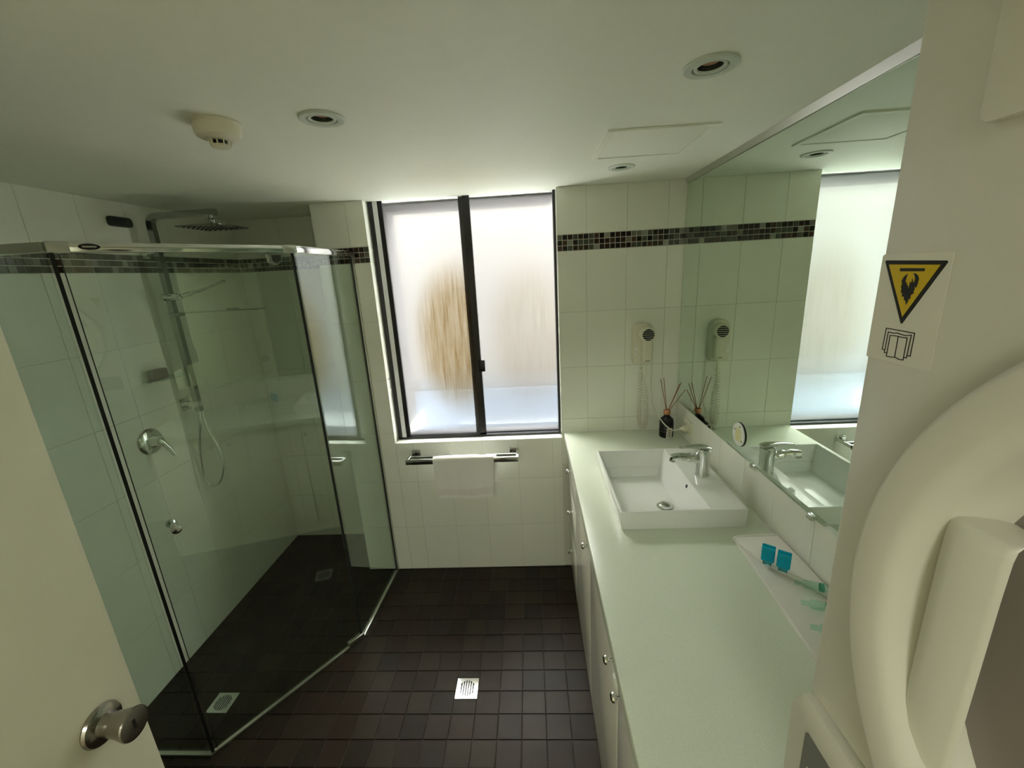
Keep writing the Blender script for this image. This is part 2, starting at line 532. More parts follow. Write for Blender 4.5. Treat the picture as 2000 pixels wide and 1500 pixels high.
ROWS_TOP = [1.579, BB, BT, ZC]
tile_wall(wall_back, '-y', D, XS, WL, -0.106, [0, .305, .615, .93, 1.25] + ROWS_TOP)
tile_wall(wall_back, '-y', D, WL, WR, -0.106, [0, .305, .615, ZS])
tile_wall(wall_back, '-y', D, WR, XR - 0.001, -0.106, [.70, .978, 1.278] + ROWS_TOP)
ROWS_SH = [0, .33, .64, .95, 1.26, 1.57, BB, BT, ZC]
tile_wall(wall_alcove, '-y', DS, XL, XS + T, -1.30, ROWS_SH)
tile_wall(wall_left, '+x', XL, 1.02, DS, 1.72, ROWS_SH)
tile_wall(wall_right, '-x', XR, 0.40, D - 0.001, 1.492, [ZB - 0.03, 1.10])
# side of the recess, and window reveals with their edging tiles
put_tile('wall_tile', wall_back, '-x', XS + T, (D + DS) / 2, ZC / 2, DS - D - 0.004, ZC - 0.004, T, 0.0008, M_TILE[1])
for k, (a, b) in enumerate(((0.895, 1.25), (1.25, 1.579), (1.579, BB), (BB, BT), (BT, ZC))):
    put_tile('reveal_tile', wall_back, '+x', WL - T, D + 0.045, (a + b) / 2, 0.088, b - a - 0.0022, T, 0.0008, M_TILE[2])
    put_tile('reveal_tile', wall_back, '-x', WR + T, D + 0.045, (a + b) / 2, 0.088, b - a - 0.0022, T, 0.0008, M_TILE[2])
xs_ = cuts(WL, WR, -0.106 + 0.07, 0.2035)
for a, b in zip(xs_, xs_[1:]):
    put_tile('sill_tile', wall_back, '+z', ZS - 0.006, (a + b) / 2, D + 0.046, b - a - 0.002, 0.094, 0.006, 0.0012, M_TILE[2])

# floor tiles: 100 mm grid; the 300 that show largest are single parts, the others one field
GX, GY = -0.5057, 1.5291
def project(p):
    d = Vector(p) - Vector((0, 0, CAM_H))
    c = d.dot(FWD)
    if c < 0.05: return None
    return 1000 + F_PX * d.dot(RGT) / c, 750 - F_PX * d.dot(UPV) / c
FD = (-0.4057, -0.3057, 1.3920, 1.4900)      # floor drain
SD = (-1.5057, -1.4057, 1.3330, 1.4270)      # shower drain
cells = []
for i in range(-13, 8):
    for j in range(-19, 12):
        x0, x1 = GX + i * .1, GX + (i + 1) * .1
        y0, y1 = GY + j * .1, GY + (j + 1) * .1
        x0 = max(x0, XL); x1 = min(x1, 0.25); y1 = min(y1, DS if x1 <= XS else D); y0 = max(y0, YR)
        if x1 - x0 < .008 or y1 - y0 < .008: continue
        rects = [(x0, x1, y0, y1)]
        for dr in (FD, SD):
            if x0 > dr[0] - .01 and x1 < dr[1] + .01 and y0 < dr[3] and y1 > dr[2]:
                rects = []
                if y1 > dr[3] + .008: rects.append((x0, x1, dr[3], y1))
                if y0 < dr[2] - .008: rects.append((x0, x1, y0, dr[2]))
        for r in rects:
            cs = [project((a, b, 0)) for a in r[:2] for b in r[2:]]
            area = 0
            if all(cs):
                u = sum(c[0] for c in cs) / 4; v = sum(c[1] for c in cs) / 4
                if -40 < u < 2040 and -40 < v < 1540 and u > 300 + (v - 1500) * 0.36 and r[0] < .2:
                    (ax, ay), (bx, by), (cx, cy), (dx, dy) = cs[0], cs[1], cs[3], cs[2]
                    area = abs((ax * by - bx * ay) + (bx * cy - cx * by) + (cx * dy - dx * cy) + (dx * ay - ax * dy)) / 2
            cells.append((area, r))
cells.sort(key=lambda t: -t[0])
rest = ([], [])
for n_, (area, r) in enumerate(cells):
    w, h = r[1] - r[0] - .0035, r[3] - r[2] - .0035
    cx, cy = (r[0] + r[1]) / 2, (r[2] + r[3]) / 2
    if n_ < 300 and area > 0:
        put_tile('floor_tile', floor, '+z', -0.0045, cx, cy, w, h, 0.0045, 0.0008, random.choice(M_FTILE), tilt=0.0025)
    else:
        me = tile_mesh('floor_tile', w, h, 0.0045, 0.0008, M_FTILE[0])
        rest = join(rest, ([v.co + Vector((cx, cy, -0.0045)) for v in me.vertices], [tuple(p.vertices) for p in me.polygons]))
tag(obj('tile_field', rest, M_FTILE[1], floor), kind='stuff')

def drain(rect, label):
    x0, x1, y0, y1 = rect
    cx, cy = (x0 + x1) / 2, (y0 + y1) / 2
    t = thing('floor_drain', label, 'drain', (cx, cy, 0))
    r = min(x1 - x0, y1 - y0) * 0.40
    g = 0.003
    # plate with a round opening
    n = 48
    vs, fs = [], []
    for k in range(n):
        a = 2 * math.pi * k / n
        c, s = math.cos(a), math.sin(a)
        q = 1 / max(abs(c), abs(s))
        for z in (0.0015, -0.004):
            vs.append(Vector((cx + c * r, cy + s * r, z)))
            vs.append(Vector((cx + c * q * (x1 - x0 - g) / 2, cy + s * q * (y1 - y0 - g) / 2, z)))
    for k in range(n):
        a, b = 4 * k, 4 * ((k + 1) % n)
        fs += [(a, a + 1, b + 1, b), (a + 1, a + 3, b + 3, b + 1), (a, b, b + 2, a + 2)]
    obj('frame', (vs, fs), M_CHROME, t)
    obj('sump', lathe([(0, -0.0040), (r, -0.0040)], (cx, cy, 0)), M_BLACKP, t, smooth=0)
    obj('rim', lathe([(r * 0.93, -0.003), (r * 0.93, 0.0012), (r * 1.0, 0.0012)], (cx, cy, 0), n=48), M_CHROME, t)
    for k in range(-3, 4):
        xx = k * r * 0.27
        hl = math.sqrt(max(0, (r * .93) ** 2 - xx * xx))
        obj('grate_bar', box(cx + xx - r * .062, cx + xx + r * .062, cy - hl, cy + hl, -0.003, 0.001), M_CHROME, t, smooth=0)
    return t
drain(FD, 'square chrome floor drain with round slotted grate in open floor')
drain(SD, 'square chrome floor drain behind the shower glass')

trim1 = struct('trim_1', box(0.196, 0.25, 0.42, D - 0.006, 0.0005, 0.082), M_LAM, 'white kickboard under the vanity cabinets')

# ------------------------------------------------------------------ outside: surfaces added to dim and tint the panes and bounce sky light
struct('wall_pane_dimmer', box(-4.0, 3.6, D + 1.6, D + 1.7, -0.5, 2.74), M_OUT, 'dark wall added outside the window to dim the panes')  # placed and darkened to lower the brightness of the panes
struct('wall_pane_tint', box(-4.0, 3.6, D + 1.52, D + 1.6, -0.5, 0.74), M_BLUE, 'blue grey strip added outside to tint the lower panes')  # added for the bluish light low in the panes
struct('ground_bounce_slab', box(-0.82, 2.6, D + 0.215, D + 1.52, 0.08, 0.18), M_BOUNCE, 'pale slab added outside to bounce sky light indoors')  # added reflector below the view, lights the ceiling
struct('trim_2', box(-0.8288, -0.8205, D + 0.1245, DS + 0.10, 0.862, ZC - 0.0005), M_GLARE_MASK, 'dark board added outside to hide the bright jamb')  # this board and the next two are added to mask bright outer surfaces
struct('trim_3', box(-0.8205, 0.156, D + 0.1245, D + 0.21, 0.8612, 0.866), M_GLARE_MASK, 'dark board added outside to hide the bright sill')
struct('trim_4', box(-0.8205, 0.1555, D + 0.1245, DS + 0.10, ZC - 0.012, ZC - 0.0005), M_GLARE_MASK, 'dark board added outside to hide the bright soffit')
# unseen hall behind the doorway, closed in to keep sky light out
struct('wall_hall', join(box(-1.7, -1.6, -2.3, YR - 0.1, 0, 2.4), box(0.8, 0.9, -2.3, YR - 0.1, 0, 2.4), box(-1.6, 0.8, -2.4, -2.3, 0, 2.4), box(-1.7, 0.9, YR - 0.1, YR - 0.099, ZC, 2.4)), M_PAINT, 'painted walls of the unseen hall behind the doorway')
struct('ceiling_hall', box(-1.7, 0.9, -2.4, YR - 0.099, 2.4, 2.5), M_CEIL, 'unseen hall ceiling')
struct('floor_hall', box(-1.7, 0.9, -2.4, YR - 0.1, -0.1, 0.0), M_HALLF, 'unseen hall floor of pale timber')

# ------------------------------------------------------------------ window
win = bpy.data.objects.new('window_1', None); COL.objects.link(win); win.location = ((WL + WR) / 2, D + 0.06, ZS)
tag(win, 'two-pane frosted sliding window with black frame', kind='structure')
YW = D + 0.062
fr = obj('window_frame', join(box(-0.818, -0.797, YW - 0.006, YW + 0.06, ZS, ZC), box(0.139, 0.1515, YW - 0.002, YW + 0.06, ZS, ZC),
                              box(-0.818, 0.150, YW - 0.006, YW + 0.06, ZS, ZS + 0.013)), M_BLACKF, win)
obj('track', box(-0.797, -0.772, YW - 0.005, YW + 0.045, ZS + 0.013, ZC), M_GREYF, win)
ls = obj('sliding_sash', join(box(-0.772, -0.748, YW - 0.004, YW + 0.016, ZS + 0.012, ZC), box(-0.326, -0.290, YW - 0.004, YW + 0.016, ZS + 0.012, ZC),
                              box(-0.772, -0.290, YW - 0.004, YW + 0.016, ZS + 0.012, ZS + 0.026)), M_BLACKF, win)
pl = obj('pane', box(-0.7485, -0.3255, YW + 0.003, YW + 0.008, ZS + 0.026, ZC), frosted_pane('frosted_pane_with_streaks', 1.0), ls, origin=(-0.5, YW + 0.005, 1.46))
pl['label'] = 'frosted glass with tan run-off streaks'
hd = obj('latch', box(-0.302, -0.268, YW - 0.020, YW - 0.004, 1.266, 1.334, 0.003), M_BLACKP, ls)
rs = obj('fixed_sash', join(box(-0.352, -0.322, YW + 0.022, YW + 0.040, ZS + 0.012, ZC), box(-0.352, 0.139, YW + 0.022, YW + 0.040, ZS + 0.006, ZS + 0.018)), M_BLACKF, win)
pr_ = obj('pane', box(-0.323, 0.1385, YW + 0.028, YW + 0.033, ZS + 0.018, ZC), frosted_pane('frosted_pane', 0.30), rs, origin=(-0.09, YW + 0.03, 1.46))  # weak oval paints warm light from outside into the glass

# ------------------------------------------------------------------ entrance door, standing open
door = bpy.data.objects.new('door_1', None); COL.objects.link(door); door.location = (-0.88, -0.24, 0)
tag(door, 'cream painted entrance door standing open at the left', kind='structure')
obj('door_leaf', box(-0.897, -0.861, -0.235, 0.645, 0.008, 2.04, 0.002), M_DOOR, door)
kn = obj('door_knob', join(lathe([(0, 0), (0.0375, 0), (0.0385, 0.003), (0.036, 0.008), (0.030, 0.011), (0.0225, 0.013), (0.0210, 0.020), (0.0220, 0.030), (0.0245, 0.045),
                                  (0.0285, 0.060), (0.0300, 0.066), (0.0290, 0.069), (0.025, 0.0695), (0, 0.0680)], (-0.861, 0.571, 1.0), (1, 0.02, 0), 40)), M_STEEL, door)
obj('key_slot', box(-0.7935, -0.7915, 0.5695, 0.5745, 0.990, 1.010), M_BLACKP, kn)

# ------------------------------------------------------------------ shower screen
A, B, C = (-1.345, 1.17), (-0.943, 1.72), (-0.918, D - 0.001)
LW = (XL + 0.001, 1.17)
def along(P, Q, s, off=0.0):
    d = Vector((Q[0] - P[0], Q[1] - P[1])); d.normalize()
    n = Vector((d.y, -d.x))
    return (P[0] + d.x * s + n.x * off, P[1] + d.y * s + n.y * off)
ssn = thing('shower_screen', 'angled frameless glass shower screen with chrome top rail', 'shower screen', (A[0], A[1], 0))
rails = []
for nm, P, Q in (('fixed', LW, A), ('door', A, B), ('return', B, C)):
    rails.append(obj('top_rail', slab(P, Q, 1.924, 1.951, 0.030, 0.002), M_BRUSH if nm == 'fixed' else M_CHROME, ssn))
obj('rail_joiner', join(xform(box(-0.003, 0.045, -0.0165, 0.0165, 1.922, 1.953, 0.002), frame((A[0], A[1], 0), (B[0] - A[0], B[1] - A[1], 0), (0, 0, 1)))), M_BRUSH, ssn)
obj('rail_joiner', join(xform(box(-0.003, 0.045, -0.0165, 0.0165, 1.922, 1.953, 0.002), frame((B[0], B[1], 0), (A[0] - B[0], A[1] - B[1], 0), (0, 0, 1)))), M_BRUSH, ssn)
obj('glass_panel', slab(LW, along(LW, A, 0.440), 0.012, 1.926, 0.006), M_GLASS, ssn, smooth=0)
gd = obj('glass_door', slab(along(A, B, 0.022), along(A, B, 0.668), 0.020, 1.918, 0.006), M_GLASS, ssn, smooth=0)
obj('glass_panel', slab(along(B, C, 0.006), along(B, C, 0.512), 0.012, 1.926, 0.006), M_GLASS, ssn, smooth=0)
obj('door_seal', slab(along(A, B, 0.001), along(A, B, 0.010), 0.015, 1.922, 0.010), M_SEAL, gd)
obj('edge_strip', slab(along(A, B, 0.020), along(A, B, 0.0225), 0.020, 1.918, 0.007), M_DGREY, gd)
obj('door_seal', slab(along(A, B, 0.670), along(A, B, 0.678), 0.015, 1.922, 0.009), M_SEAL, gd)
obj('wall_channel', slab(along(B, C, 0.500), along(B, C, 0.519), 0.003, 1.951, 0.016, 0.001), M_BRUSH, ssn)
obj('channel_seal', slab(along(B, C, 0.493), along(B, C, 0.500), 0.003, 1.924, 0.010), M_SEAL, ssn)
obj('wall_channel', slab(LW, (XL + 0.018, 1.17), 0.003, 1.951, 0.016, 0.001), M_BRUSH, ssn)
obj('floor_channel', slab(along(A, B, -0.005), along(A, B, 0.60), 0.0005, 0.013, 0.016, 0.001), M_BRUSH, ssn)
obj('floor_channel', slab(B, C, 0.0005, 0.013, 0.016, 0.001), M_BRUSH, ssn)
obj('floor_channel', slab(LW, A, 0.0005, 0.013, 0.016, 0.001), M_BRUSH, ssn)
obj('pivot_block', slab(along(A, B, 0.60), along(A, B, 0.685), 0.0005, 0.034, 0.022, 0.003), M_BRUSH, ssn)
FA = frame((A[0], A[1], 0), (B[0] - A[0], B[1] - A[1], 0), (0, 0, 1))
def on_door(poly, y0, y1, bev=0.0):
    return xform(prism(poly, 'y', y0, y1, bev), FA)
for sgn in (-1,):
    cl = obj('pivot_clamp', on_door([(0.580, 1.921), (0.626, 1.921), (0.626, 1.892), (0.603, 1.877), (0.582, 1.888)], -0.018, 0.018, 0.002), M_CHROME, gd)
    obj('clamp_face', on_door([(0.586, 1.914), (0.620, 1.914), (0.620, 1.895), (0.603, 1.884), (0.588, 1.892)], -0.0195, -0.0178), M_DGREY, gd)
kd = FA.to_3x3() @ Vector((0, -1, 0))
kp = Vector((*along(A, B, 0.089), 0.996))
prof = [(0, -0.003), (0.010, -0.003), (0.010, 0.006), (0.007, 0.009), (0.007, 0.014), (0.0135, 0.020), (0.0165, 0.027), (0.0155, 0.033), (0.010, 0.037), (0, 0.038)]
obj('door_knob', lathe(prof, kp + kd * 0.003, kd, 28), M_CHROME, gd)
obj('door_knob', lathe(prof, kp - kd * 0.003, -kd, 28), M_CHROME, gd)
bad = obj('badge', on_door([(0.086 + 0.024 * math.cos(a), 1.9385 + 0.0088 * math.sin(a)) for a in [2 * math.pi * k / 28 for k in range(28)]], -0.0172, -0.0150), M_BLACKP, rails[1])
obj('badge_print', on_door(rrect(0.070, 0.102, 1.9362, 1.9408, 0.002, 3), -0.0176, -0.0171), M_BRUSH, rails[1])
bad['label'] = 'dark oval maker badge'

# ------------------------------------------------------------------ shower column
PY = 1.966
col = thing('shower_column', 'chrome rail shower with square overhead rose on tiled wall', 'shower', (XL, PY, 0.77))
pole = [(-1.722, PY, 1.20), (-1.722, PY, 2.098), (-1.718, PY, 2.118), (-1.706, PY, 2.131), (-1.690, PY, 2.135), (-1.405, PY, 2.138)]
obj('riser_pipe', tube(pole, 0.0130, square=True), M_CHROME_DIM, col, smooth=30)
obj('wall_bracket', join(box(XL + 0.0005, XL + 0.010, PY - 0.03, PY + 0.03, 1.205, 1.270, 0.002), box(XL + 0.008, -1.708, PY - 0.014, PY + 0.014, 1.224, 1.252, 0.002)), M_CHROME, col)
obj('wall_bracket', join(box(XL + 0.0005, XL + 0.010, PY - 0.022, PY + 0.022, 1.955, 2.0, 0.002), box(XL + 0.008, -1.71, PY - 0.012, PY + 0.012, 1.966, 1.99, 0.002)), M_CHROME, col)
rose = obj('shower_rose', join(box(-1.530, -1.330, PY - 0.10, PY + 0.10, 2.070, 2.077, 0.002), lathe([(0.030, 2.076), (0.016, 2.086), (0.012, 2.088), (0.0145, 2.098), (0.0145, 2.106), (0.010, 2.112), (0.010, 2.13)], (-1.430, PY, 0), n=24)), M_CHROME_DIM, col)
for i in range(7):
    for j in range(7):
        x, y = -1.43 + (i - 3) * 0.026, PY + (j - 3) * 0.026
        if i == 0 and j == 0: noz = []
        noz.append(lathe([(0.0038, 2.0702), (0.003, 2.0672), (0, 2.0670)], (x, y, 0), n=6))
tag(obj('nozzles', join(*noz), M_BLACKP, rose), kind='stuff')
obj('slider', join(box(-1.752, -1.660, PY - 0.018, PY + 0.018, 1.760, 1.790, 0.005), lathe([(0, 0), (0.016, 0), (0.017, 0.024), (0.012, 0.03), (0, 0.03)], (-1.722, PY - 0.016, 1.775), (0, -1, 0), 20)), M_CHROME, col)
obj('hand_shower', join(tube(smooth_path([(-1.665, PY, 1.776), (-1.60, PY - 0.004, 1.790), (-1.53, PY - 0.006, 1.806), (-1.43, PY - 0.008, 1.834)], 5), [0.011] * 5 + [0.008] * 5 + [0.006] * 6, 10)), M_CHROME_DIM, col)
obj('shelf_tray', join(box(-1.724, -1.285, PY - 0.035, PY + 0.03, 1.696, 1.7015, 0.001), box(-1.728, -1.680, PY - 0.016, PY + 0.016, 1.683, 1.700, 0.003), box(-1.445, -1.400, PY - 0.02, PY + 0.01, 1.7015, 1.709, 0.002)), M_CHROME_DIM, col)
hose = smooth_path([(-1.722, PY, 1.215), (-1.728, PY - 0.01, 1.14), (-1.758, PY - 0.012, 1.02), (-1.776, PY - 0.012, 0.90), (-1.778, PY - 0.012, 0.815), (-1.752, PY - 0.012, 0.777), (-1.705, PY - 0.012, 0.800),
                    (-1.668, PY - 0.008, 0.878), (-1.672, PY, 0.985), (-1.705, PY + 0.004, 1.085), (-1.722, PY + 0.012, 1.17), (-1.722, PY + 0.018, 1.23)], 10)
obj('hose', tube(hose, [0.0064 + 0.0005 * (k % 2) for k in range(len(hose))], 10), M_CHROME, col, smooth=60)

mx_ = thing('shower_mixer', 'round chrome shower mixer with lever on tiled wall', 'tap', (XL, 1.733, 1.131))
obj('face_plate', lathe([(0, 0.0005), (0.060, 0.0005), (0.062, 0.004), (0.056, 0.012), (0.042, 0.017), (0.030, 0.018)], (XL, 1.733, 1.131), (1, 0, 0), 48), M_CHROME, mx_)
obj('spindle', lathe([(0.030, 0.012), (0.028, 0.020), (0.022, 0.030), (0.021, 0.050), (0.018, 0.056), (0, 0.058)], (XL, 1.733, 1.131), (1, 0, 0), 32), M_CHROME, mx_)
obj('lever', tube(smooth_path([(XL + 0.045, 1.733, 1.133), (XL + 0.060, 1.738, 1.112), (XL + 0.078, 1.745, 1.078), (XL + 0.088, 1.749, 1.052)], 5), [0.016] * 5 + [0.012] * 5 + [0.0105] * 6, 12), M_CHROME, mx_, smooth=60)

sh = thing('soap_shelf', 'thin clear glass soap shelf on shower wall', 'shelf', (XL, 1.87, 1.40))
obj('glass_shelf', prism([(XL + 0.0005, 1.775), (XL + 0.05, 1.785), (XL + 0.085, 1.82), (XL + 0.095, 1.87), (XL + 0.085, 1.92), (XL + 0.05, 1.955), (XL + 0.0005, 1.965)], 'z', 1.401, 1.407), M_CLEAR, sh, smooth=0)
obj('shelf_edge', prism([(XL + 0.0005, 1.80), (XL + 0.012, 1.80), (XL + 0.012, 1.94), (XL + 0.0005, 1.94)], 'z', 1.394, 1.401), M_STEEL, sh)
tag(obj('soap_bar', box(XL + 0.012, XL + 0.055, 1.795, 1.872, 1.4071, 1.453, 0.008, 3), M_SOAP, origin=(XL + 0.03, 1.83, 1.407)), 'brown soap block standing on the glass shelf', 'soap')
vt = thing('wall_vent', 'dark rounded vent plate high on shower wall', 'vent', (XL, 1.885, 2.108))
obj('plate', prism(rrect(1.830, 1.940, 2.088, 2.129, 0.014), 'x', XL + 0.0005, XL + 0.014, 0.003), M_DGREY, vt)
for k in range(3):
    obj('slot', prism(rrect(1.850, 1.905, 2.098 + k * 0.009, 2.102 + k * 0.009, 0.0015, 2), 'x', XL + 0.0135, XL + 0.0148), M_BLACKP, vt)

# ------------------------------------------------------------------ ceiling fittings
def downlight(x, y, label, tilt=0.0):
    t = thing('downlight', label, 'light', (x, y, ZC), 'recessed ceiling downlights')
    obj('trim_ring', lathe([(0.055, -0.0003), (0.055, -0.0035), (0.052, -0.006), (0.044, -0.0065), (0.0368, -0.0055), (0.0362, 0.006)], (x, y, ZC), (0, 0, 1), 48), M_RING, t)
    obj('gimbal', lathe([(0.0338, 0.012), (0.0338, -0.003), (0.032, -0.0048), (0.0270, -0.0042), (0.0255, -0.001)], (x, y, ZC), n=40), M_RING, t)
    obj('baffle', lathe([(0.0256, -0.0012), (0.0235, 0.010), (0.0225, 0.030)], (x, y, ZC), n=40), M_DGREY, t)
    obj('well', lathe([(0.0378, 0.0065), (0.0378, 0.075), (0, 0.075)], (x, y, ZC), n=32), M_BLACKP, t)
    obj('lamp', lathe([(0.0225, 0.012), (0.0180, 0.006), (0.010, 0.0035), (0, 0.003)], (x, y, ZC), n=28), M_LAMP, t)
    return t
downlight(-0.497, 1.150, 'recessed white downlight beside the smoke detector')
downlight(0.400, 1.030, 'large near downlight above the vanity bench')
downlight(0.400, 1.900, 'small far downlight between ceiling hatch and window wall')

sd = thing('smoke_detector', 'round cream smoke detector on ceiling', 'smoke detector', (-0.755, 1.130, ZC))
cx, cy = -0.755, 1.130
obj('base', lathe([(0.054, -0.0003), (0.0545, -0.004), (0.052, -0.007)], (cx, cy, ZC), n=48), M_PLAST, sd)
obj('body', lathe([(0.0515, -0.004), (0.052, -0.012), (0.051, -0.026), (0.047, -0.033), (0.035, -0.038), (0.024, -0.040), (0, -0.040)], (cx, cy, ZC), n=48), M_PLAST, sd)
obj('sensor_core', lathe([(0.016, -0.039), (0.014, -0.052), (0, -0.053)], (cx, cy, ZC), n=24), M_BLACKP, sd)
obj('sensor_cap', lathe([(0.021, -0.050), (0.019, -0.056), (0.010, -0.059), (0, -0.0595)], (cx, cy, ZC), n=28), M_PLAST, sd)
for k in range(10):
    a = 2 * math.pi * k / 10
    obj('cage_rib', tube([(cx + .024 * math.cos(a), cy + .024 * math.sin(a), ZC - .038), (cx + .020 * math.cos(a), cy + .020 * math.sin(a), ZC - .054)], 0.0018, 6), M_PLAST, sd)

ht = thing('ceiling_hatch', 'square white access hatch in ceiling', 'hatch', (0.424, 1.573, ZC))
hx0, hx1, hy0, hy1 = 0.256, 0.590, 1.408, 1.742
def ring(x0, x1, y0, y1, w, z0, z1, slope=0.0):
    vs = []
    for (ins, z) in ((0, z1), (0, z0), (w, z0), (w, z1)):
        vs += [Vector((x0 + ins, y0 + ins, z)), Vector((x1 - ins, y0 + ins, z)), Vector((x1 - ins, y1 - ins, z)), Vector((x0 + ins, y1 - ins, z))]
    fs = []
    for r in range(4):
        q = (r + 1) % 4
        for i in range(4):
            j = (i + 1) % 4
            fs.append((r * 4 + i, q * 4 + i, q * 4 + j, r * 4 + j))
    bm = bmesh.new()
    V = [bm.verts.new(v) for v in vs]
    for f in fs: bm.faces.new([V[i] for i in f])
    return unbm(bm)
obj('frame', ring(hx0, hx1, hy0, hy1, 0.018, ZC - 0.006, ZC - 0.0003), M_CEIL, ht)
obj('gap', ring(hx0 + .0165, hx1 - .0165, hy0 + .0165, hy1 - .0165, 0.006, ZC - 0.0012, ZC - 0.0003), M_BLACKP, ht)  # black ring stands in for the shadow gap round the panel
obj('panel', box(hx0 + .0205, hx1 - .0205, hy0 + .0205, hy1 - .0205, ZC - 0.0035, ZC - 0.0003, 0.001), M_CEIL, ht)

# ------------------------------------------------------------------ towel rail and towel
tr_ = thing('towel_rail', 'square chrome double towel rail below the window', 'towel rail', (-0.42, D, 0.80))
for x in (-0.705, -0.130):
    obj('wall_plate', box(x - 0.024, x + 0.024, D - 0.010, D - 0.0005, 0.786, 0.824, 0.002), M_CHROME, tr_)
for x in (-0.727, -0.107):
    obj('arm', box(x - 0.007, x + 0.007, D - 0.130, D - 0.006, 0.793, 0.813, 0.0015), M_CHROME, tr_)
obj('bar', box(-0.734, -0.100, D - 0.134, D - 0.120, 0.788, 0.818, 0.0015), M_CHROME, tr_)
obj('bar', box(-0.722, -0.112, D - 0.072, D - 0.062, 0.797, 0.810, 0.0015), M_CHROME, tr_)

def sheet(path, x0, x1, th, nx=26, wob=0.003, seed=3, flare=0.0):
    """cloth strip: path in (y,z), extruded in x, with thickness and soft ripples"""
    rnd = random.Random(seed)
    ph = [rnd.uniform(0, 6.28) for _ in range(6)]
    P = [Vector((0, a, b)) for a, b in path]
    vs, fs = [], []
    n = len(P)
    for s in (0, 1):
        for i in range(nx + 1):
            fx = i / nx
            for k, p in enumerate(P):
                t = (P[min(k + 1, n - 1)] - P[max(k - 1, 0)]).normalized()
                nn = Vector((0, -t.z, t.y))
                low = max(0.0, (0.79 - p.z) / 0.2)
                w = wob * low * (math.sin(9 * fx + ph[0] + 6 * p.z) + 0.6 * math.sin(17 * fx + ph[1] - 11 * p.z) + 0.5 * math.sin(31 * fx + ph[2]))
                dz = 0.003 * low * math.sin(7 * fx + ph[3])
                x = x0 + (x1 - x0) * fx + flare * low * (0.5 - fx)
                q = p + nn * ((th if s else 0.0)) + Vector((x, w, dz))
                vs.append(q)
    m_ = (nx + 1) * n
    for i in range(nx):
        for k in range(n - 1):
            a, b, c, d = i * n + k, (i + 1) * n + k, (i + 1) * n + k + 1, i * n + k + 1
            fs.append((a, b, c, d)); fs.append((m_ + d, m_ + c, m_ + b, m_ + a))
    for i in range(nx):
        for k in (0, n - 1):
            a, b = i * n + k, (i + 1) * n + k
            fs.append((a, m_ + a, m_ + b, b) if k == 0 else (a, b, m_ + b, m_ + a))
    for k in range(n - 1):
        for i in (0, nx):
            a, b = i * n + k, i * n + k + 1
            fs.append((a, b, m_ + b, m_ + a) if i == 0 else (a, m_ + a, m_ + b, b))
    bm = bmesh.new()
    V = [bm.verts.new(v) for v in vs]
    for f in fs: bm.faces.new([V[i] for i in f])
    return unbm(bm)
yf = D - 0.1415
tp = [(yf, 0.580 + 0.2385 * k / 24) for k in range(25)] + [(yf + 0.004, 0.823), (yf + 0.010, 0.8255), (yf + 0.016, 0.8255), (yf + 0.023, 0.823), (yf + 0.0275, 0.815)] + [(yf + 0.0285, 0.80 - 0.18 * k / 10) for k in range(11)]
tw = thing('hand_towel', 'folded white hand towel hanging over the towel rail', 'towel', (-0.41, D - 0.127, 0.80))
obj('cloth', sheet(tp, -0.576, -0.236, 0.0055, seed=4, flare=0.028), M_TOWEL, tw, smooth=60)
bd = [(yf - 0.0068, 0.632 - 0.052 * k / 8) for k in range(9)]
obj('woven_border', sheet([(yf - 0.0062, 0.600), (yf - 0.0066, 0.612), (yf - 0.0066, 0.632), (yf - 0.0058, 0.640)], -0.565, -0.249, 0.0016, seed=4, flare=0.0), M_NAPKIN, tw, smooth=60)
tp2 = [(D - 0.1125, 0.815 - 0.155 * k / 12) for k in range(13)]
obj('back_fold', sheet(tp2, -0.40, -0.222, 0.005, seed=8), M_TOWEL, tw, smooth=60)

# ------------------------------------------------------------------ vanity: cabinets, bench, basin, tap
FX = 0.184
def knob(y, z, parent):
    return obj('knob', lathe([(0.0085, 0), (0.0085, 0.003), (0.0045, 0.005), (0.0045, 0.012), (0.0105, 0.016), (0.0125, 0.021), (0.0110, 0.026), (0.006, 0.029), (0, 0.0295)], (FX, y, z), (-1, 0, 0), 24), M_CHROME, parent)
def front(name, y0, y1, z0, z1, parent):
    return obj(name, box(FX, FX + 0.018, y0 + .0015, y1 - .0015, z0 + .0015, z1 - .0015, 0.0012), M_LAM, parent)
un = thing('drawer_unit', 'white vanity unit of three drawers nearest the window wall', 'cabinet', (0.5, 2.03, 0.083))
obj('carcass', box(FX + 0.0185, XR - 0.002, 1.842, D - 0.006, 0.083, 0.8555), M_CAB, un)
for z0, z1, kz in ((.083, .37, .25), (.37, .62, .50), (.62, .8545, .75)):
    d_ = front('drawer', 1.842, D - 0.006, z0, z1, un); knob(2.045, kz, d_)
un = thing('sink_cabinet', 'white single-door vanity cabinet under the basin', 'cabinet', (0.5, 1.6, 0.083))
obj('carcass', join(box(FX + 0.0185, XR - 0.002, 1.338, 1.838, 0.083, 0.70), box(FX + 0.0185, FX + 0.06, 1.338, 1.838, 0.70, 0.8555)), M_CAB, un)
d_ = front('cabinet_door', 1.338, 1.839, .083, .8545, un); knob(1.368, .785, d_)
un = thing('double_cabinet', 'white two-door vanity cabinet nearest the camera', 'cabinet', (0.5, 0.9, 0.083))
obj('carcass', box(FX + 0.0185, XR - 0.002, 0.42, 1.334, 0.083, 0.8555), M_CAB, un)
d_ = front('cabinet_door', .839, 1.335, .083, .8545, un); knob(.889, .785, d_)
d_ = front('cabinet_door', .42, .837, .083, .8545, un); knob(.787, .785, d_)

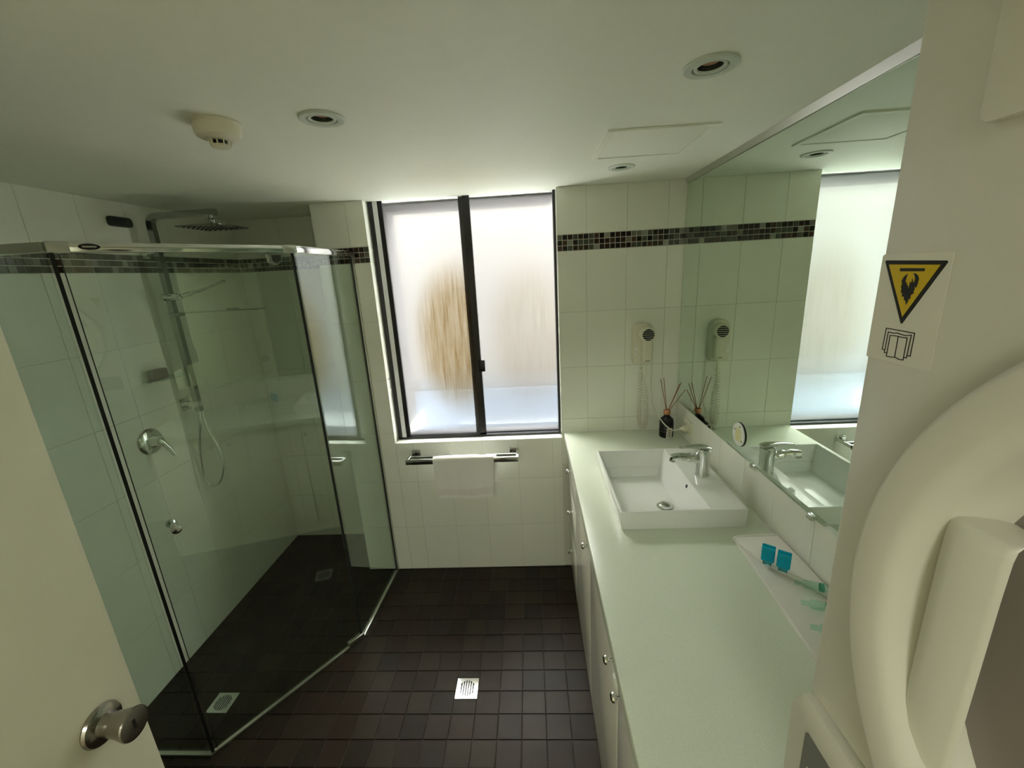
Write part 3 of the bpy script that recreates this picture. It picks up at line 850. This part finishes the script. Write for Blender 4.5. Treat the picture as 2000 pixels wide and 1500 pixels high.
def bench():
    x0, x1, y0, y1, z0, z1 = XB, XR - 0.0005, 0.40, D - 0.0005, ZB - 0.040, ZB
    h = (0.312, 0.588, 1.330, 1.788)
    bm = bmesh.new()
    def Q(z): return ([bm.verts.new((a, b, z)) for a, b in ((x0, y0), (x1, y0), (x1, y1), (x0, y1))], [bm.verts.new((a, b, z)) for a, b in ((h[0], h[2]), (h[1], h[2]), (h[1], h[3]), (h[0], h[3]))])
    o1, i1 = Q(z1); o0, i0 = Q(z0)
    for i in range(4):
        j = (i + 1) % 4
        bm.faces.new((o1[i], o1[j], i1[j], i1[i])); bm.faces.new((o0[j], o0[i], i0[i], i0[j]))
        bm.faces.new((o0[i], o0[j], o1[j], o1[i])); bm.faces.new((i0[j], i0[i], i1[i], i1[j]))
    es = [e for e in bm.edges if all(abs(v.co.x - x0) < 1e-6 for v in e.verts)]
    bmesh.ops.bevel(bm, geom=es, offset=0.004, segments=3, profile=0.5, affect='EDGES')
    return unbm(bm)
tag(obj('benchtop', bench(), M_STONE, origin=(0.48, 1.32, ZB - 0.04)), 'long pale speckled stone vanity benchtop', 'benchtop')

bs = thing('basin', 'rectangular white ceramic basin set on the benchtop', 'basin', (0.505, 1.56, ZB))
def basin():
    x0, x1, y0, y1 = 0.284, 0.724, 1.297, 1.823
    zb, zt = ZB + 0.0005, ZB + 0.071
    bm = bmesh.new()
    R = lambda a, b, c, d, z: [bm.verts.new((p, q, z)) for p, q in ((a, c), (b, c), (b, d), (a, d))]
    o0 = R(x0 + .006, x1 - .002, y0 + .004, y1 - .004, zb); o1 = R(x0, x1, y0, y1, zt)
    i1 = R(x0 + .011, 0.596, y0 + .011, y1 - .011, zt); i0 = R(0.335, 0.556, 1.350, 1.772, 0.853)
    u1 = R(0.316, 0.584, 1.335, 1.784, zb); u0 = R(0.322, 0.572, 1.338, 1.780, 0.843)
    def band(a, b, flip=False):
        for i in range(4):
            j = (i + 1) % 4
            bm.faces.new((a[i], a[j], b[j], b[i]))
    band(o0, o1); band(o1, i1); band(i1, i0); band(u1, o0); band(u0, u1)
    bm.faces.new(i0); bm.faces.new(u0)
    bmesh.ops.recalc_face_normals(bm, faces=bm.faces[:])
    es = [e for e in bm.edges if not all(v in u0 or v in u1 for v in e.verts) and not (all(v in o0 for v in e.verts))]
    e_in = [e for e in es if any(v in i0 for v in e.verts)]
    e_out = [e for e in es if e not in e_in]
    bmesh.ops.bevel(bm, geom=e_out, offset=0.0035, segments=3, profile=0.5, affect='EDGES')
    return unbm(bm)
obj('bowl', basin(), M_CERAM, bs)
obj('waste', lathe([(0.034, 0.8531), (0.034, 0.856), (0.030, 0.857), (0.027, 0.8575), (0.025, 0.864), (0.018, 0.868), (0, 0.869)], (0.512, 1.512, 0), n=32), M_CHROME, bs)
obj('overflow', lathe([(0.0075, 0), (0.0075, 0.001), (0, 0.001)], (0.5885, 1.505, 0.9455), (-1, 0, 0.36), 20), M_BLACKP, bs)

tap = thing('basin_mixer', 'chrome single-lever basin mixer tap', 'tap', (0.664, 1.553, ZB + 0.071))
tz = ZB + 0.0713
obj('body', lathe([(0, 0), (0.0285, 0), (0.029, 0.004), (0.0275, 0.010), (0.0265, 0.045), (0.0275, 0.075), (0.0285, 0.098), (0.0275, 0.108), (0.020, 0.114), (0, 0.116)], (0.664, 1.553, tz), (0, 0, 1), 36), M_CHROME, tap)
obj('spout', tube(smooth_path([(0.655, 1.553, tz + 0.072), (0.630, 1.553, tz + 0.074), (0.600, 1.553, tz + 0.080), (0.565, 1.553, tz + 0.083), (0.540, 1.553, tz + 0.080)], 6), [0.021] * 6 + [0.0185] * 6 + [0.0160] * 6 + [0.0142] * 7, 18), M_CHROME, tap, smooth=60)
obj('aerator', lathe([(0.0115, 0), (0.0115, 0.010), (0, 0.010)], (0.546, 1.553, tz + 0.074), (-0.35, 0, -1), 20), M_STEEL, tap)
lev = []
for k in range(9):
    t_ = k / 8
    lev.append((0.690 - 0.122 * t_, 1.553, tz + 0.118 + 0.010 * math.sin(t_ * 2.2) - 0.004 * t_))
def flatbar(path, hw, hh):
    vs, fs = [], []
    n = 10
    for i, p in enumerate(path):
        for k in range(n):
            a = 2 * math.pi * k / n
            vs.append(Vector((p[0], p[1] + hw[i] * math.cos(a), p[2] + hh[i] * math.sin(a))))
    for i in range(len(path) - 1):
        for k in range(n):
            j = (k + 1) % n
            fs.append((i * n + k, i * n + j, (i + 1) * n + j, (i + 1) * n + k))
    fs.append(tuple(range(n - 1, -1, -1))); fs.append(tuple(range((len(path) - 1) * n, len(path) * n)))
    return vs, fs
obj('lever', flatbar(lev, [.020, .024, .024, .021, .018, .0155, .0135, .012, .009], [.004, .008, .008, .007, .006, .005, .0045, .004, .003]), M_CHROME, tap, smooth=60)

# ------------------------------------------------------------------ mirror
mi = thing('wall_mirror', 'large frameless wall mirror above the bench', 'mirror', (XR, 1.3, 1.066))
def mirror():
    y0, y1, z0, z1 = 0.40, D - 0.002, 1.066, ZC - 0.012
    w = 0.022
    xf, xe, xb = XR - 0.0065, XR - 0.0035, XR - 0.0005
    R = lambda x, i: [Vector((x, y0 + i, z0 + i)), Vector((x, y1 - i, z0 + i)), Vector((x, y1 - i, z1 - i)), Vector((x, y0 + i, z1 - i))]
    vs = R(xb, 0) + R(xe, 0) + R(xf, w)
    fs = [(3, 2, 1, 0), (8, 9, 10, 11)]
    for r in (0, 4):
        for i in range(4):
            j = (i + 1) % 4
            fs.append((r + i, r + j, r + 4 + j, r + 4 + i))
    bm = bmesh.new()
    V = [bm.verts.new(v) for v in vs]
    for f in fs: bm.faces.new([V[i] for i in f])
    return unbm(bm)
obj('mirror_glass', mirror(), M_MIRROR, mi, smooth=0)
obj('top_channel', prism([(XR - 0.0008, ZC - 0.0005), (XR - 0.0135, ZC - 0.0005), (XR - 0.0075, ZC - 0.0235), (XR - 0.0066, ZC - 0.0235)], 'y', 0.40, D - 0.003), M_BRUSH, mi, smooth=0)
for y in (1.425, 1.10, 0.95):
    obj('clip', box(XR - 0.011, XR - 0.0005, y - 0.012, y + 0.012, 1.056, 1.072, 0.002), M_CHROME, mi)
dk = thing('round_disc', 'small round white disc with yellow centre stuck on mirror', 'sticker', (XR - 0.0066, 1.532, 1.147))
obj('disc', lathe([(0, 0), (0.046, 0), (0.0465, 0.004), (0.044, 0.006), (0, 0.006)], (XR - 0.0066, 1.532, 1.147), (-1, 0, 0), 40), M_WPLAST, dk)
obj('back_rim', lathe([(0.0468, 0), (0.0476, 0.003), (0.0466, 0.0035)], (XR - 0.0066, 1.532, 1.147), (-1, 0, 0), 40), M_BLACKP, dk)
obj('yellow_print', prism(rrect(1.510, 1.552, 1.121, 1.173, 0.010), 'x', XR - 0.0131, XR - 0.0125), M_DISCY, dk)
for (a, b) in ((1.523, 1.180), (1.503, 1.128), (1.560, 1.160)):
    obj('mark', prism(rrect(a - .003, a + .003, b - .004, b + .004, 0.002, 2), 'x', XR - 0.0131, XR - 0.0125), M_PRINT, dk)

# ------------------------------------------------------------------ hair dryer on the wall
hdr = thing('hair_dryer', 'ivory wall-mounted hair dryer with coiled cord', 'hair dryer', (0.585, D, 1.30))
def arch(x0, x1, z0, z1, n=16):
    r = (x1 - x0) / 2
    pts = [(x0, z0 + .012), (x0 + .004, z0 + .004), (x0 + .012, z0), (x1 - .012, z0), (x1 - .004, z0 + .004), (x1, z0 + .012)]
    pts += [((x0 + x1) / 2 + r * math.cos(math.pi * k / n), z1 - r + r * math.sin(math.pi * k / n)) for k in range(n + 1)]
    return pts
obj('holder', prism(arch(0.540, 0.640, 1.290, 1.508), 'y', D - 0.0005, D - 0.045, 0.008, 3), M_PLAST, hdr)
hcx, hcz = 0.602, 1.452
hhd = obj('head', lathe([(0.036, 0.030), (0.0405, 0.045), (0.0405, 0.075), (0.038, 0.088), (0.030, 0.091), (0, 0.0905)], (hcx, D, hcz), (0, -1, 0), 40), M_PLAST, hdr)
obj('grille', lathe([(0.030, 0.0912), (0.030, 0.0925), (0, 0.0925)], (hcx, D, hcz), (0, -1, 0), 32), M_BLACKP, hhd)
for k in range(-2, 3):
    zz = k * 0.0105
    hl = math.sqrt(0.0295 ** 2 - zz * zz)
    obj('grille_bar', box(hcx - hl, hcx + hl, D - 0.0945, D - 0.0925, hcz + zz - 0.0008, hcz + zz + 0.0008), M_PLAST, hhd, smooth=0)
hh = obj('handle', box(0.579, 0.628, D - 0.080, D - 0.040, 1.305, 1.425, 0.007, 3), M_PLAST, hdr)
obj('switch', box(0.590, 0.616, D - 0.0812, D - 0.0795, 1.312, 1.3145), M_BLACKP, hh)
obj('rocker_switch', box(0.5445, 0.560, D - 0.0475, D - 0.044, 1.335, 1.356, 0.001), M_WPLAST, hdr)
obj('rocker_switch', box(0.5445, 0.560, D - 0.0475, D - 0.044, 1.364, 1.385, 0.001), M_WPLAST, hdr)
obj('coil_lead', tube(smooth_path([(0.604, D - 0.058, 1.306), (0.600, D - 0.058, 1.27), (0.600, D - 0.056, 1.235), (0.596, D - 0.056, 1.205)], 5), 0.0042, 8), M_PLAST, hdr)
ctr = smooth_path([(0.596, D - 0.056, 1.205), (0.606, D - 0.058, 1.12), (0.610, D - 0.060, 1.02), (0.608, D - 0.060, 0.955), (0.597, D - 0.050, 0.924), (0.583, D - 0.040, 0.955), (0.578, D - 0.036, 1.02), (0.580, D - 0.034, 1.12), (0.584, D - 0.028, 1.22), (0.585, D - 0.026, 1.29)], 30)
hel = []
turns = 58
Ltot = len(ctr) - 1
for k in range(turns * 12 + 1):
    f = k / (turns * 12)
    fi = f * Ltot
    i = min(int(fi), Ltot - 1)
    p = ctr[i].lerp(ctr[i + 1], fi - i)
    t = (ctr[min(i + 1, Ltot)] - ctr[max(i - 1, 0)]).normalized()
    u = t.cross(Vector((0, 1, 0)))
    if u.length < 0.2: u = t.cross(Vector((1, 0, 0)))
    u.normalize(); w = t.cross(u)
    a = 2 * math.pi * k / 12
    rr = 0.0105 * min(1.0, f * 12, (1 - f) * 8 + 0.1)
    hel.append(p + (u * math.cos(a) + w * math.sin(a)) * rr)
obj('coiled_cord', tube(hel, 0.0022, 5), M_PLAST, hdr, smooth=80)
cord = smooth_path([(0.640, D - 0.015, 1.385), (0.645, D - 0.013, 1.25), (0.648, D - 0.013, 1.14), (0.653, D - 0.03, 1.06), (0.664, D - 0.11, 1.012), (0.682, D - 0.185, 0.985), (0.712, D - 0.205, 0.968), (0.752, D - 0.190, 0.970)], 8)
obj('power_cord', tube(cord, 0.0026, 8), M_PLAST, hdr, smooth=80)
obj('plug', join(lathe([(0.006, 0), (0.008, 0.010), (0.015, 0.018), (0.0165, 0.040), (0, 0.040)], (0.748, 2.05, 0.970), (1, 0, 0), 20)), M_PLAST, hdr)
tg = obj('cord_tag', xform(box(-0.016, 0.016, -0.0004, 0.0004, -0.058, 0.0), frame((0.694, D - 0.199, 0.978), (1, 0.25, 0.06), (0, -0.12, 1))), M_PAPER, hdr)
for k in range(4):
    obj('tag_print', xform(box(-0.011 + .003 * (k % 2), 0.010, -0.0008, -0.0003, -0.016 - k * 0.011, -0.011 - k * 0.011), frame((0.694, D - 0.199, 0.978), (1, 0.25, 0.06), (0, -0.12, 1))), M_PRINT, tg, smooth=0)

sk = thing('wall_socket', 'ivory double power point low beside the mirror', 'socket', (XR, 2.06, 0.978))
obj('plate', prism(rrect(2.000, 2.120, 0.940, 1.016, 0.006), 'x', XR - 0.0005, XR - 0.0095, 0.003), M_PLAST, sk)
for y in (2.035, 2.085):
    obj('rocker', box(XR - 0.013, XR - 0.009, y - 0.008, y + 0.008, 0.995, 1.009, 0.001), M_WPLAST, sk)

# ------------------------------------------------------------------ reed diffuser
bx_, by_ = 0.708, 2.135
rd = thing('reed_diffuser', 'black reed diffuser bottle with copper cap in bench corner', 'diffuser', (bx_, by_, ZB))
bot = obj('bottle', lathe([(0, 0.0005), (0.034, 0.0005), (0.037, 0.005), (0.037, 0.085), (0.034, 0.100), (0.022, 0.112), (0.015, 0.118), (0.015, 0.132)], (bx_, by_, ZB), (0, 0, 1), 32), M_BOTTLE, rd)
obj('label_ring', lathe([(0.0376, 0.035), (0.0376, 0.037)], (bx_, by_, ZB), n=32), M_PRINT, bot)
obj('emblem', lathe([(0.014, 0), (0.014, 0.0006), (0.0115, 0.0006), (0.0115, 0)], (bx_ - 0.008, by_ - 0.0366, ZB + 0.062), (-0.2, -1, 0), 24), M_PRINT, bot)
obj('emblem', box(bx_ - 0.012, bx_ - 0.003, by_ - 0.0382, by_ - 0.0366, ZB + 0.060, ZB + 0.064), M_PRINT, bot)
obj('cap', lathe([(0.0165, 0.126), (0.0185, 0.130), (0.0185, 0.148), (0.016, 0.152), (0.006, 0.152)], (bx_, by_, ZB), n=28), M_COPPER, rd)
for tx, ty, tz_ in ((0.660, 2.11, 1.225), (0.679, 2.12, 1.229), (0.762, 2.10, 1.205), (0.766, 2.13, 1.19), (0.785, 2.10, 1.165)):
    dx = (tx - bx_); dy = ty - by_
    obj('reed', tube([(bx_ + dx * 0.03, by_ + dy * .03, ZB + 0.135), (tx, ty, tz_)], 0.0017, 6), M_REED, rd)

# ------------------------------------------------------------------ folded cloth and toiletries on the bench
cl = thing('face_cloth', 'folded white cloth lying on the bench beside the dryer', 'towel', (0.71, 0.98, ZB))
def pad(poly, z0, z1, bev):
    return prism(poly, 'z', z0, z1, bev, 3)
Zt = ZB + 0.0004
obj('lower_layer', pad([(0.645, 1.224), (0.640, 1.10), (0.632, 0.95), (0.622, 0.80), (0.618, 0.70), (0.775, 0.70), (0.785, 0.86), (0.788, 1.05), (0.787, 1.228), (0.72, 1.226)], Zt, Zt + 0.008, 0.003), M_NAPKIN, cl, smooth=50)
flap = [(0.641, 1.214), (0.652, 1.221), (0.72, 1.224), (0.786, 1.226), (0.788, 1.06), (0.786, 0.90), (0.775, 0.945), (0.742, 1.010), (0.70, 1.055), (0.668, 1.110), (0.650, 1.160)]
obj('upper_flap', pad(flap, Zt + 0.0095, Zt + 0.018, 0.004), M_NAPKIN, cl, smooth=50)
obj('rolled_edge', tube(smooth_path([(0.640, 1.212, Zt + 0.012), (0.655, 1.224, Zt + 0.013), (0.72, 1.226, Zt + 0.014), (0.782, 1.226, Zt + 0.014)], 6), 0.0065, 10), M_NAPKIN, cl, smooth=60)

def gel_bottle(x, y, rz, label):
    t = thing('gel_bottle', label, 'bottle', (x, y, Zt + 0.0182), 'small teal gel bottles')
    F_ = frame((x, y, Zt + 0.0184), (math.cos(rz), math.sin(rz), 0), (0, 0, 1))
    obj('cap', xform(box(-0.012, 0.012, -0.0075, 0.0075, 0, 0.013, 0.002), F_), M_TEALC, t)
    obj('body', xform(box(-0.0170, 0.0170, -0.011, 0.011, 0.0135, 0.060, 0.003, 3), F_), M_TEAL, t)
    obj('crimp', xform(box(-0.0170, 0.0170, -0.0025, 0.0025, 0.0585, 0.064, 0.0008), F_), M_TEAL, t)
gel_bottle(0.676, 1.088, -0.62, 'small teal gel bottle standing on the cloth, nearer the basin')
gel_bottle(0.704, 1.058, -0.62, 'small teal gel bottle standing on the cloth, nearer the dryer')
def lying(x, y, rz, L, r, z, label, leaf=True):
    t = thing('sample_bottle', label, 'bottle', (x, y, z), 'clear sample bottles on the cloth')
    ax = Vector((math.cos(rz), math.sin(rz), 0))
    o = Vector((x, y, z + r)) - ax * L / 2
    obj('body', lathe([(0, 0), (r * .8, 0), (r, 0.004), (r, L * .68), (r * .8, L * .74), (r * .45, L * .76), (r * .45, L * .78)], o, ax, 24), M_MINT, t, smooth=40)
    obj('cap', lathe([(r * .55, L * .78), (r * .58, L * .8), (r * .58, L * .98), (r * .5, L), (0, L)], o, ax, 20), M_MINT, t)
    if leaf:
        obj('label_print', lathe([(r * 1.01, L * .10), (r * 1.01, L * .22)], o, ax, 24), M_GREEN, t)
lying(0.735, 0.985, 2.75, 0.074, 0.0115, Zt + 0.0184, 'clear bottle lying on the cloth, closest to the teal bottles')
lying(0.716, 0.925, 2.85, 0.074, 0.0115, Zt + 0.0084, 'clear bottle lying on the cloth, second from the teal bottles')
lying(0.690, 0.845, 2.75, 0.074, 0.0115, Zt + 0.0084, 'clear bottle lying on the cloth, farthest from the teal bottles')

# ------------------------------------------------------------------ wall-mounted clothes dryer
DX, DY0, DY1 = 0.2882, -0.245, 0.3656
dr = thing('clothes_dryer', 'white wall-mounted clothes dryer with round door', 'dryer', (0.54, 0.06, 1.205))
DC = (DX, 0.0555, 1.5415)
def dryer_body():
    """cabinet shell with a round opening in its front for the dished door"""
    x1, y0, y1, z0, z1 = XR - 0.003, DY0, DY1, 1.338, 2.06
    angs = [2 * math.pi * k / 96 for k in range(96)] + [math.atan2(z - DC[2], y - DC[1]) % (2 * math.pi) for y in (y0, y1) for z in (z0, z1)]
    angs = sorted(set(round(a, 6) for a in angs))
    bm = bmesh.new()
    rows = []
    for a in angs:
        c, s_ = math.cos(a), math.sin(a)
        t = min(((y1 if c > 0 else y0) - DC[1]) / c if abs(c) > 1e-9 else 9, ((z1 if s_ > 0 else z0) - DC[2]) / s_ if abs(s_) > 1e-9 else 9)
        oy, oz = DC[1] + c * t, DC[2] + s_ * t
        cl_ = lambda d: (min(max(oy, y0 + d), y1 - d), min(max(oz, z0 + d), z1 - d))
        rows.append([bm.verts.new(p) for p in ((DX + 0.06, DC[1] + c * .235, DC[2] + s_ * .235), (DX, DC[1] + c * .235, DC[2] + s_ * .235),
                     (DX, *cl_(0.006)), (DX + 0.0018, *cl_(0.0018)), (DX + 0.006, oy, oz), (x1, oy, oz))])
    n = len(rows)
    for i in range(n):
        a, b = rows[i], rows[(i + 1) % n]
        for k in range(5):
            bm.faces.new((a[k], a[k + 1], b[k + 1], b[k]))
    bm.faces.new([r[5] for r in rows])
    return unbm(bm)
obj('cabinet', dryer_body(), M_APPL, dr, smooth=40)
# control panel below the door
pp = [(DY1 + 0.010, 1.205), (DY1 + 0.0125, 1.300), (DY1 + 0.010, 1.312), (DY1 - 0.002, 1.3345), (DY1 - 0.008, 1.3365), (DY0, 1.3365), (DY0, 1.205)]
cpn = obj('control_panel', prism(pp, 'x', XR - 0.003, DX - 0.008, 0.003), M_APPL, dr, smooth=40)
obj('panel_window', prism(rrect(0.02, 0.3485, 1.215, 1.3005, 0.004), 'x', DX - 0.0075, DX - 0.0095), M_APPL_D, cpn)
for k, (a, b) in enumerate(((0.335, 1.262), (0.329, 1.252))):
    obj('panel_print', prism(rrect(a - .006, a + .004, b - .001, b + .001, 0.0008, 2), 'x', DX - 0.0093, DX - 0.0099), M_WPLAST, cpn)
# raised plinth plate at the top
obj('upper_panel', prism(rrect(DY0 + 0.06, 0.2995, 1.868, 2.05, 0.008), 'x', DX + 0.001, DX - 0.009, 0.002), M_APPL, dr)
# round door
dd = obj('door', lathe([(0.2645, -0.0005), (0.2640, 0.0160), (0.2610, 0.0190), (0.2585, 0.0195), (0.2380, 0.0180), (0.2320, 0.0155), (0.2275, 0.0105), (0.2245, 0.0020), (0.2210, -0.0100), (0.2165, -0.0200), (0.2120, -0.0250)], DC, (-1, 0, 0), 128), M_APPL, dr, smooth=38)
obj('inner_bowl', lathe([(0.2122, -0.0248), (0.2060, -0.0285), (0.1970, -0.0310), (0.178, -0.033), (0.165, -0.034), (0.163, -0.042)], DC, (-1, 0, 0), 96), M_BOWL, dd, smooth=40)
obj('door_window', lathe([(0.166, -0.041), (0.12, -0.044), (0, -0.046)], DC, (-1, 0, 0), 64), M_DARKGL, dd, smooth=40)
def grip():
    prof = [(0.2830, DX + 0.0290), (0.2790, DX + 0.0180), (0.2735, DX + 0.0060), (0.2685, DX - 0.0015), (0.2630, DX - 0.0052), (0.2560, DX - 0.0060), (0.2440, DX - 0.0035), (0.2345, DX - 0.0005), (0.2318, DX + 0.0008), (0.2306, DX + 0.0030), (0.2330, DX + 0.0060), (0.2450, DX + 0.0120), (0.2580, DX + 0.0200), (0.2700, DX + 0.0300)]
    zs = [1.395, 1.397, 1.402, 1.410, 1.420, 1.50, 1.58, 1.606, 1.6135, 1.6170, 1.6185]
    sc_ = [0, 0.45, 0.75, 0.94, 1, 1, 1, 0.97, 0.90, 0.72, 0.0]
    vs, fs = [], []
    n = len(prof)
    for z, s_ in zip(zs, sc_):
        for y, x in prof:
            xx = DX + 0.030 + (x - DX - 0.030) * (0.35 + 0.65 * s_) if s_ < 1 else x
            vs.append(Vector((xx, y, z)))
    for i in range(len(zs) - 1):
        for k in range(n - 1):
            fs.append((i * n + k, i * n + k + 1, (i + 1) * n + k + 1, (i + 1) * n + k))
    fs.append(tuple(range(n))); fs.append(tuple(range((len(zs) - 1) * n, len(zs) * n)))
    bm = bmesh.new()
    V = [bm.verts.new(v) for v in vs]
    for f in fs: bm.faces.new([V[i] for i in f])
    return unbm(bm)
obj('door_grip', grip(), M_APPL, dd, smooth=45)
# warning sticker: flat print on clear film
stk = obj('warning_sticker', prism(rrect(0.3050, 0.3635, 1.7105, 1.7945, 0.002, 3), 'x', DX - 0.0001, DX - 0.0004), M_STICK, dr, smooth=0)
PX = DX - 0.0004
TRI = [(0.3601, 1.789), (0.3589, 1.7899), (0.3087, 1.7885), (0.3078, 1.7874), (0.3344, 1.7421), (0.3358, 1.7422)]
YEL = [(0.3558, 1.7866), (0.3127, 1.7858), (0.3352, 1.7473)]
BAR = [(0.3448, 1.7837), (0.3238, 1.7835), (0.3236, 1.7814), (0.3443, 1.7814)]
FLM = [(0.337, 1.7797), (0.3398, 1.7775), (0.3411, 1.7749), (0.3413, 1.773), (0.3404, 1.7733), (0.3409, 1.7691), (0.3401, 1.7685), (0.3403, 1.7653), (0.3391, 1.7657), (0.3384, 1.7621), (0.337, 1.7629), (0.336, 1.7597), (0.3349, 1.7598), (0.3338, 1.7566), (0.3325, 1.7593), (0.3324, 1.7618), (0.3312, 1.7606), (0.3311, 1.7641), (0.3291, 1.7652), (0.3295, 1.767), (0.3288, 1.7683), (0.3295, 1.7702), (0.3278, 1.7696), (0.3273, 1.7727), (0.3269, 1.7758), (0.3281, 1.7782), (0.3302, 1.7797), (0.3324, 1.78), (0.3309, 1.7782), (0.33, 1.7757), (0.3305, 1.7732), (0.3312, 1.7732), (0.3323, 1.7763), (0.3327, 1.7726), (0.3339, 1.7738), (0.3342, 1.7687), (0.3355, 1.7712), (0.3364, 1.7718), (0.3371, 1.7737), (0.3381, 1.7731), (0.3375, 1.7769)]
BK1 = [(0.3467, 1.7193), (0.3484, 1.7194), (0.348, 1.7368), (0.3223, 1.7363), (0.3223, 1.7187), (0.3249, 1.7188)]
BK2 = [(0.344, 1.7172), (0.3458, 1.7172), (0.3455, 1.7342), (0.3408, 1.7337), (0.337, 1.7344), (0.3338, 1.7338), (0.3292, 1.7335), (0.3247, 1.7345), (0.3252, 1.7168), (0.3274, 1.7168)]
BK3 = [(0.3432, 1.7316), (0.3392, 1.7319), (0.3357, 1.7319), (0.3322, 1.7317), (0.3277, 1.7319), (0.3277, 1.7146), (0.3315, 1.7144), (0.3355, 1.7154), (0.3387, 1.7147), (0.3433, 1.7148)]
obj('triangle_border', prism(TRI, 'x', PX, PX - 0.0002), M_INK, stk, smooth=0)
obj('triangle_fill', prism(YEL, 'x', PX - 0.0001, PX - 0.0004), M_YEL, stk, smooth=0)
obj('symbol_bar', prism(BAR, 'x', PX - 0.0003, PX - 0.0006), M_INK, stk, smooth=0)
obj('flame_symbol', prism(FLM, 'x', PX - 0.0003, PX - 0.0006), M_INK, stk, smooth=0)
obj('booklet_symbol', join(strip(BK1, 0.0007, 'x', PX, PX - 0.0002), strip(BK2, 0.0007, 'x', PX, PX - 0.0002), strip(BK3 + BK3[:1], 0.0007, 'x', PX, PX - 0.0002), strip([BK3[2], BK3[7]], 0.0007, 'x', PX, PX - 0.0002)), M_INK, stk, smooth=0)
obj('door_catch', box(DX + 0.012, DX + 0.020, DY1, DY1 + 0.0035, 1.705, 1.728, 0.001), M_STEEL, dr)
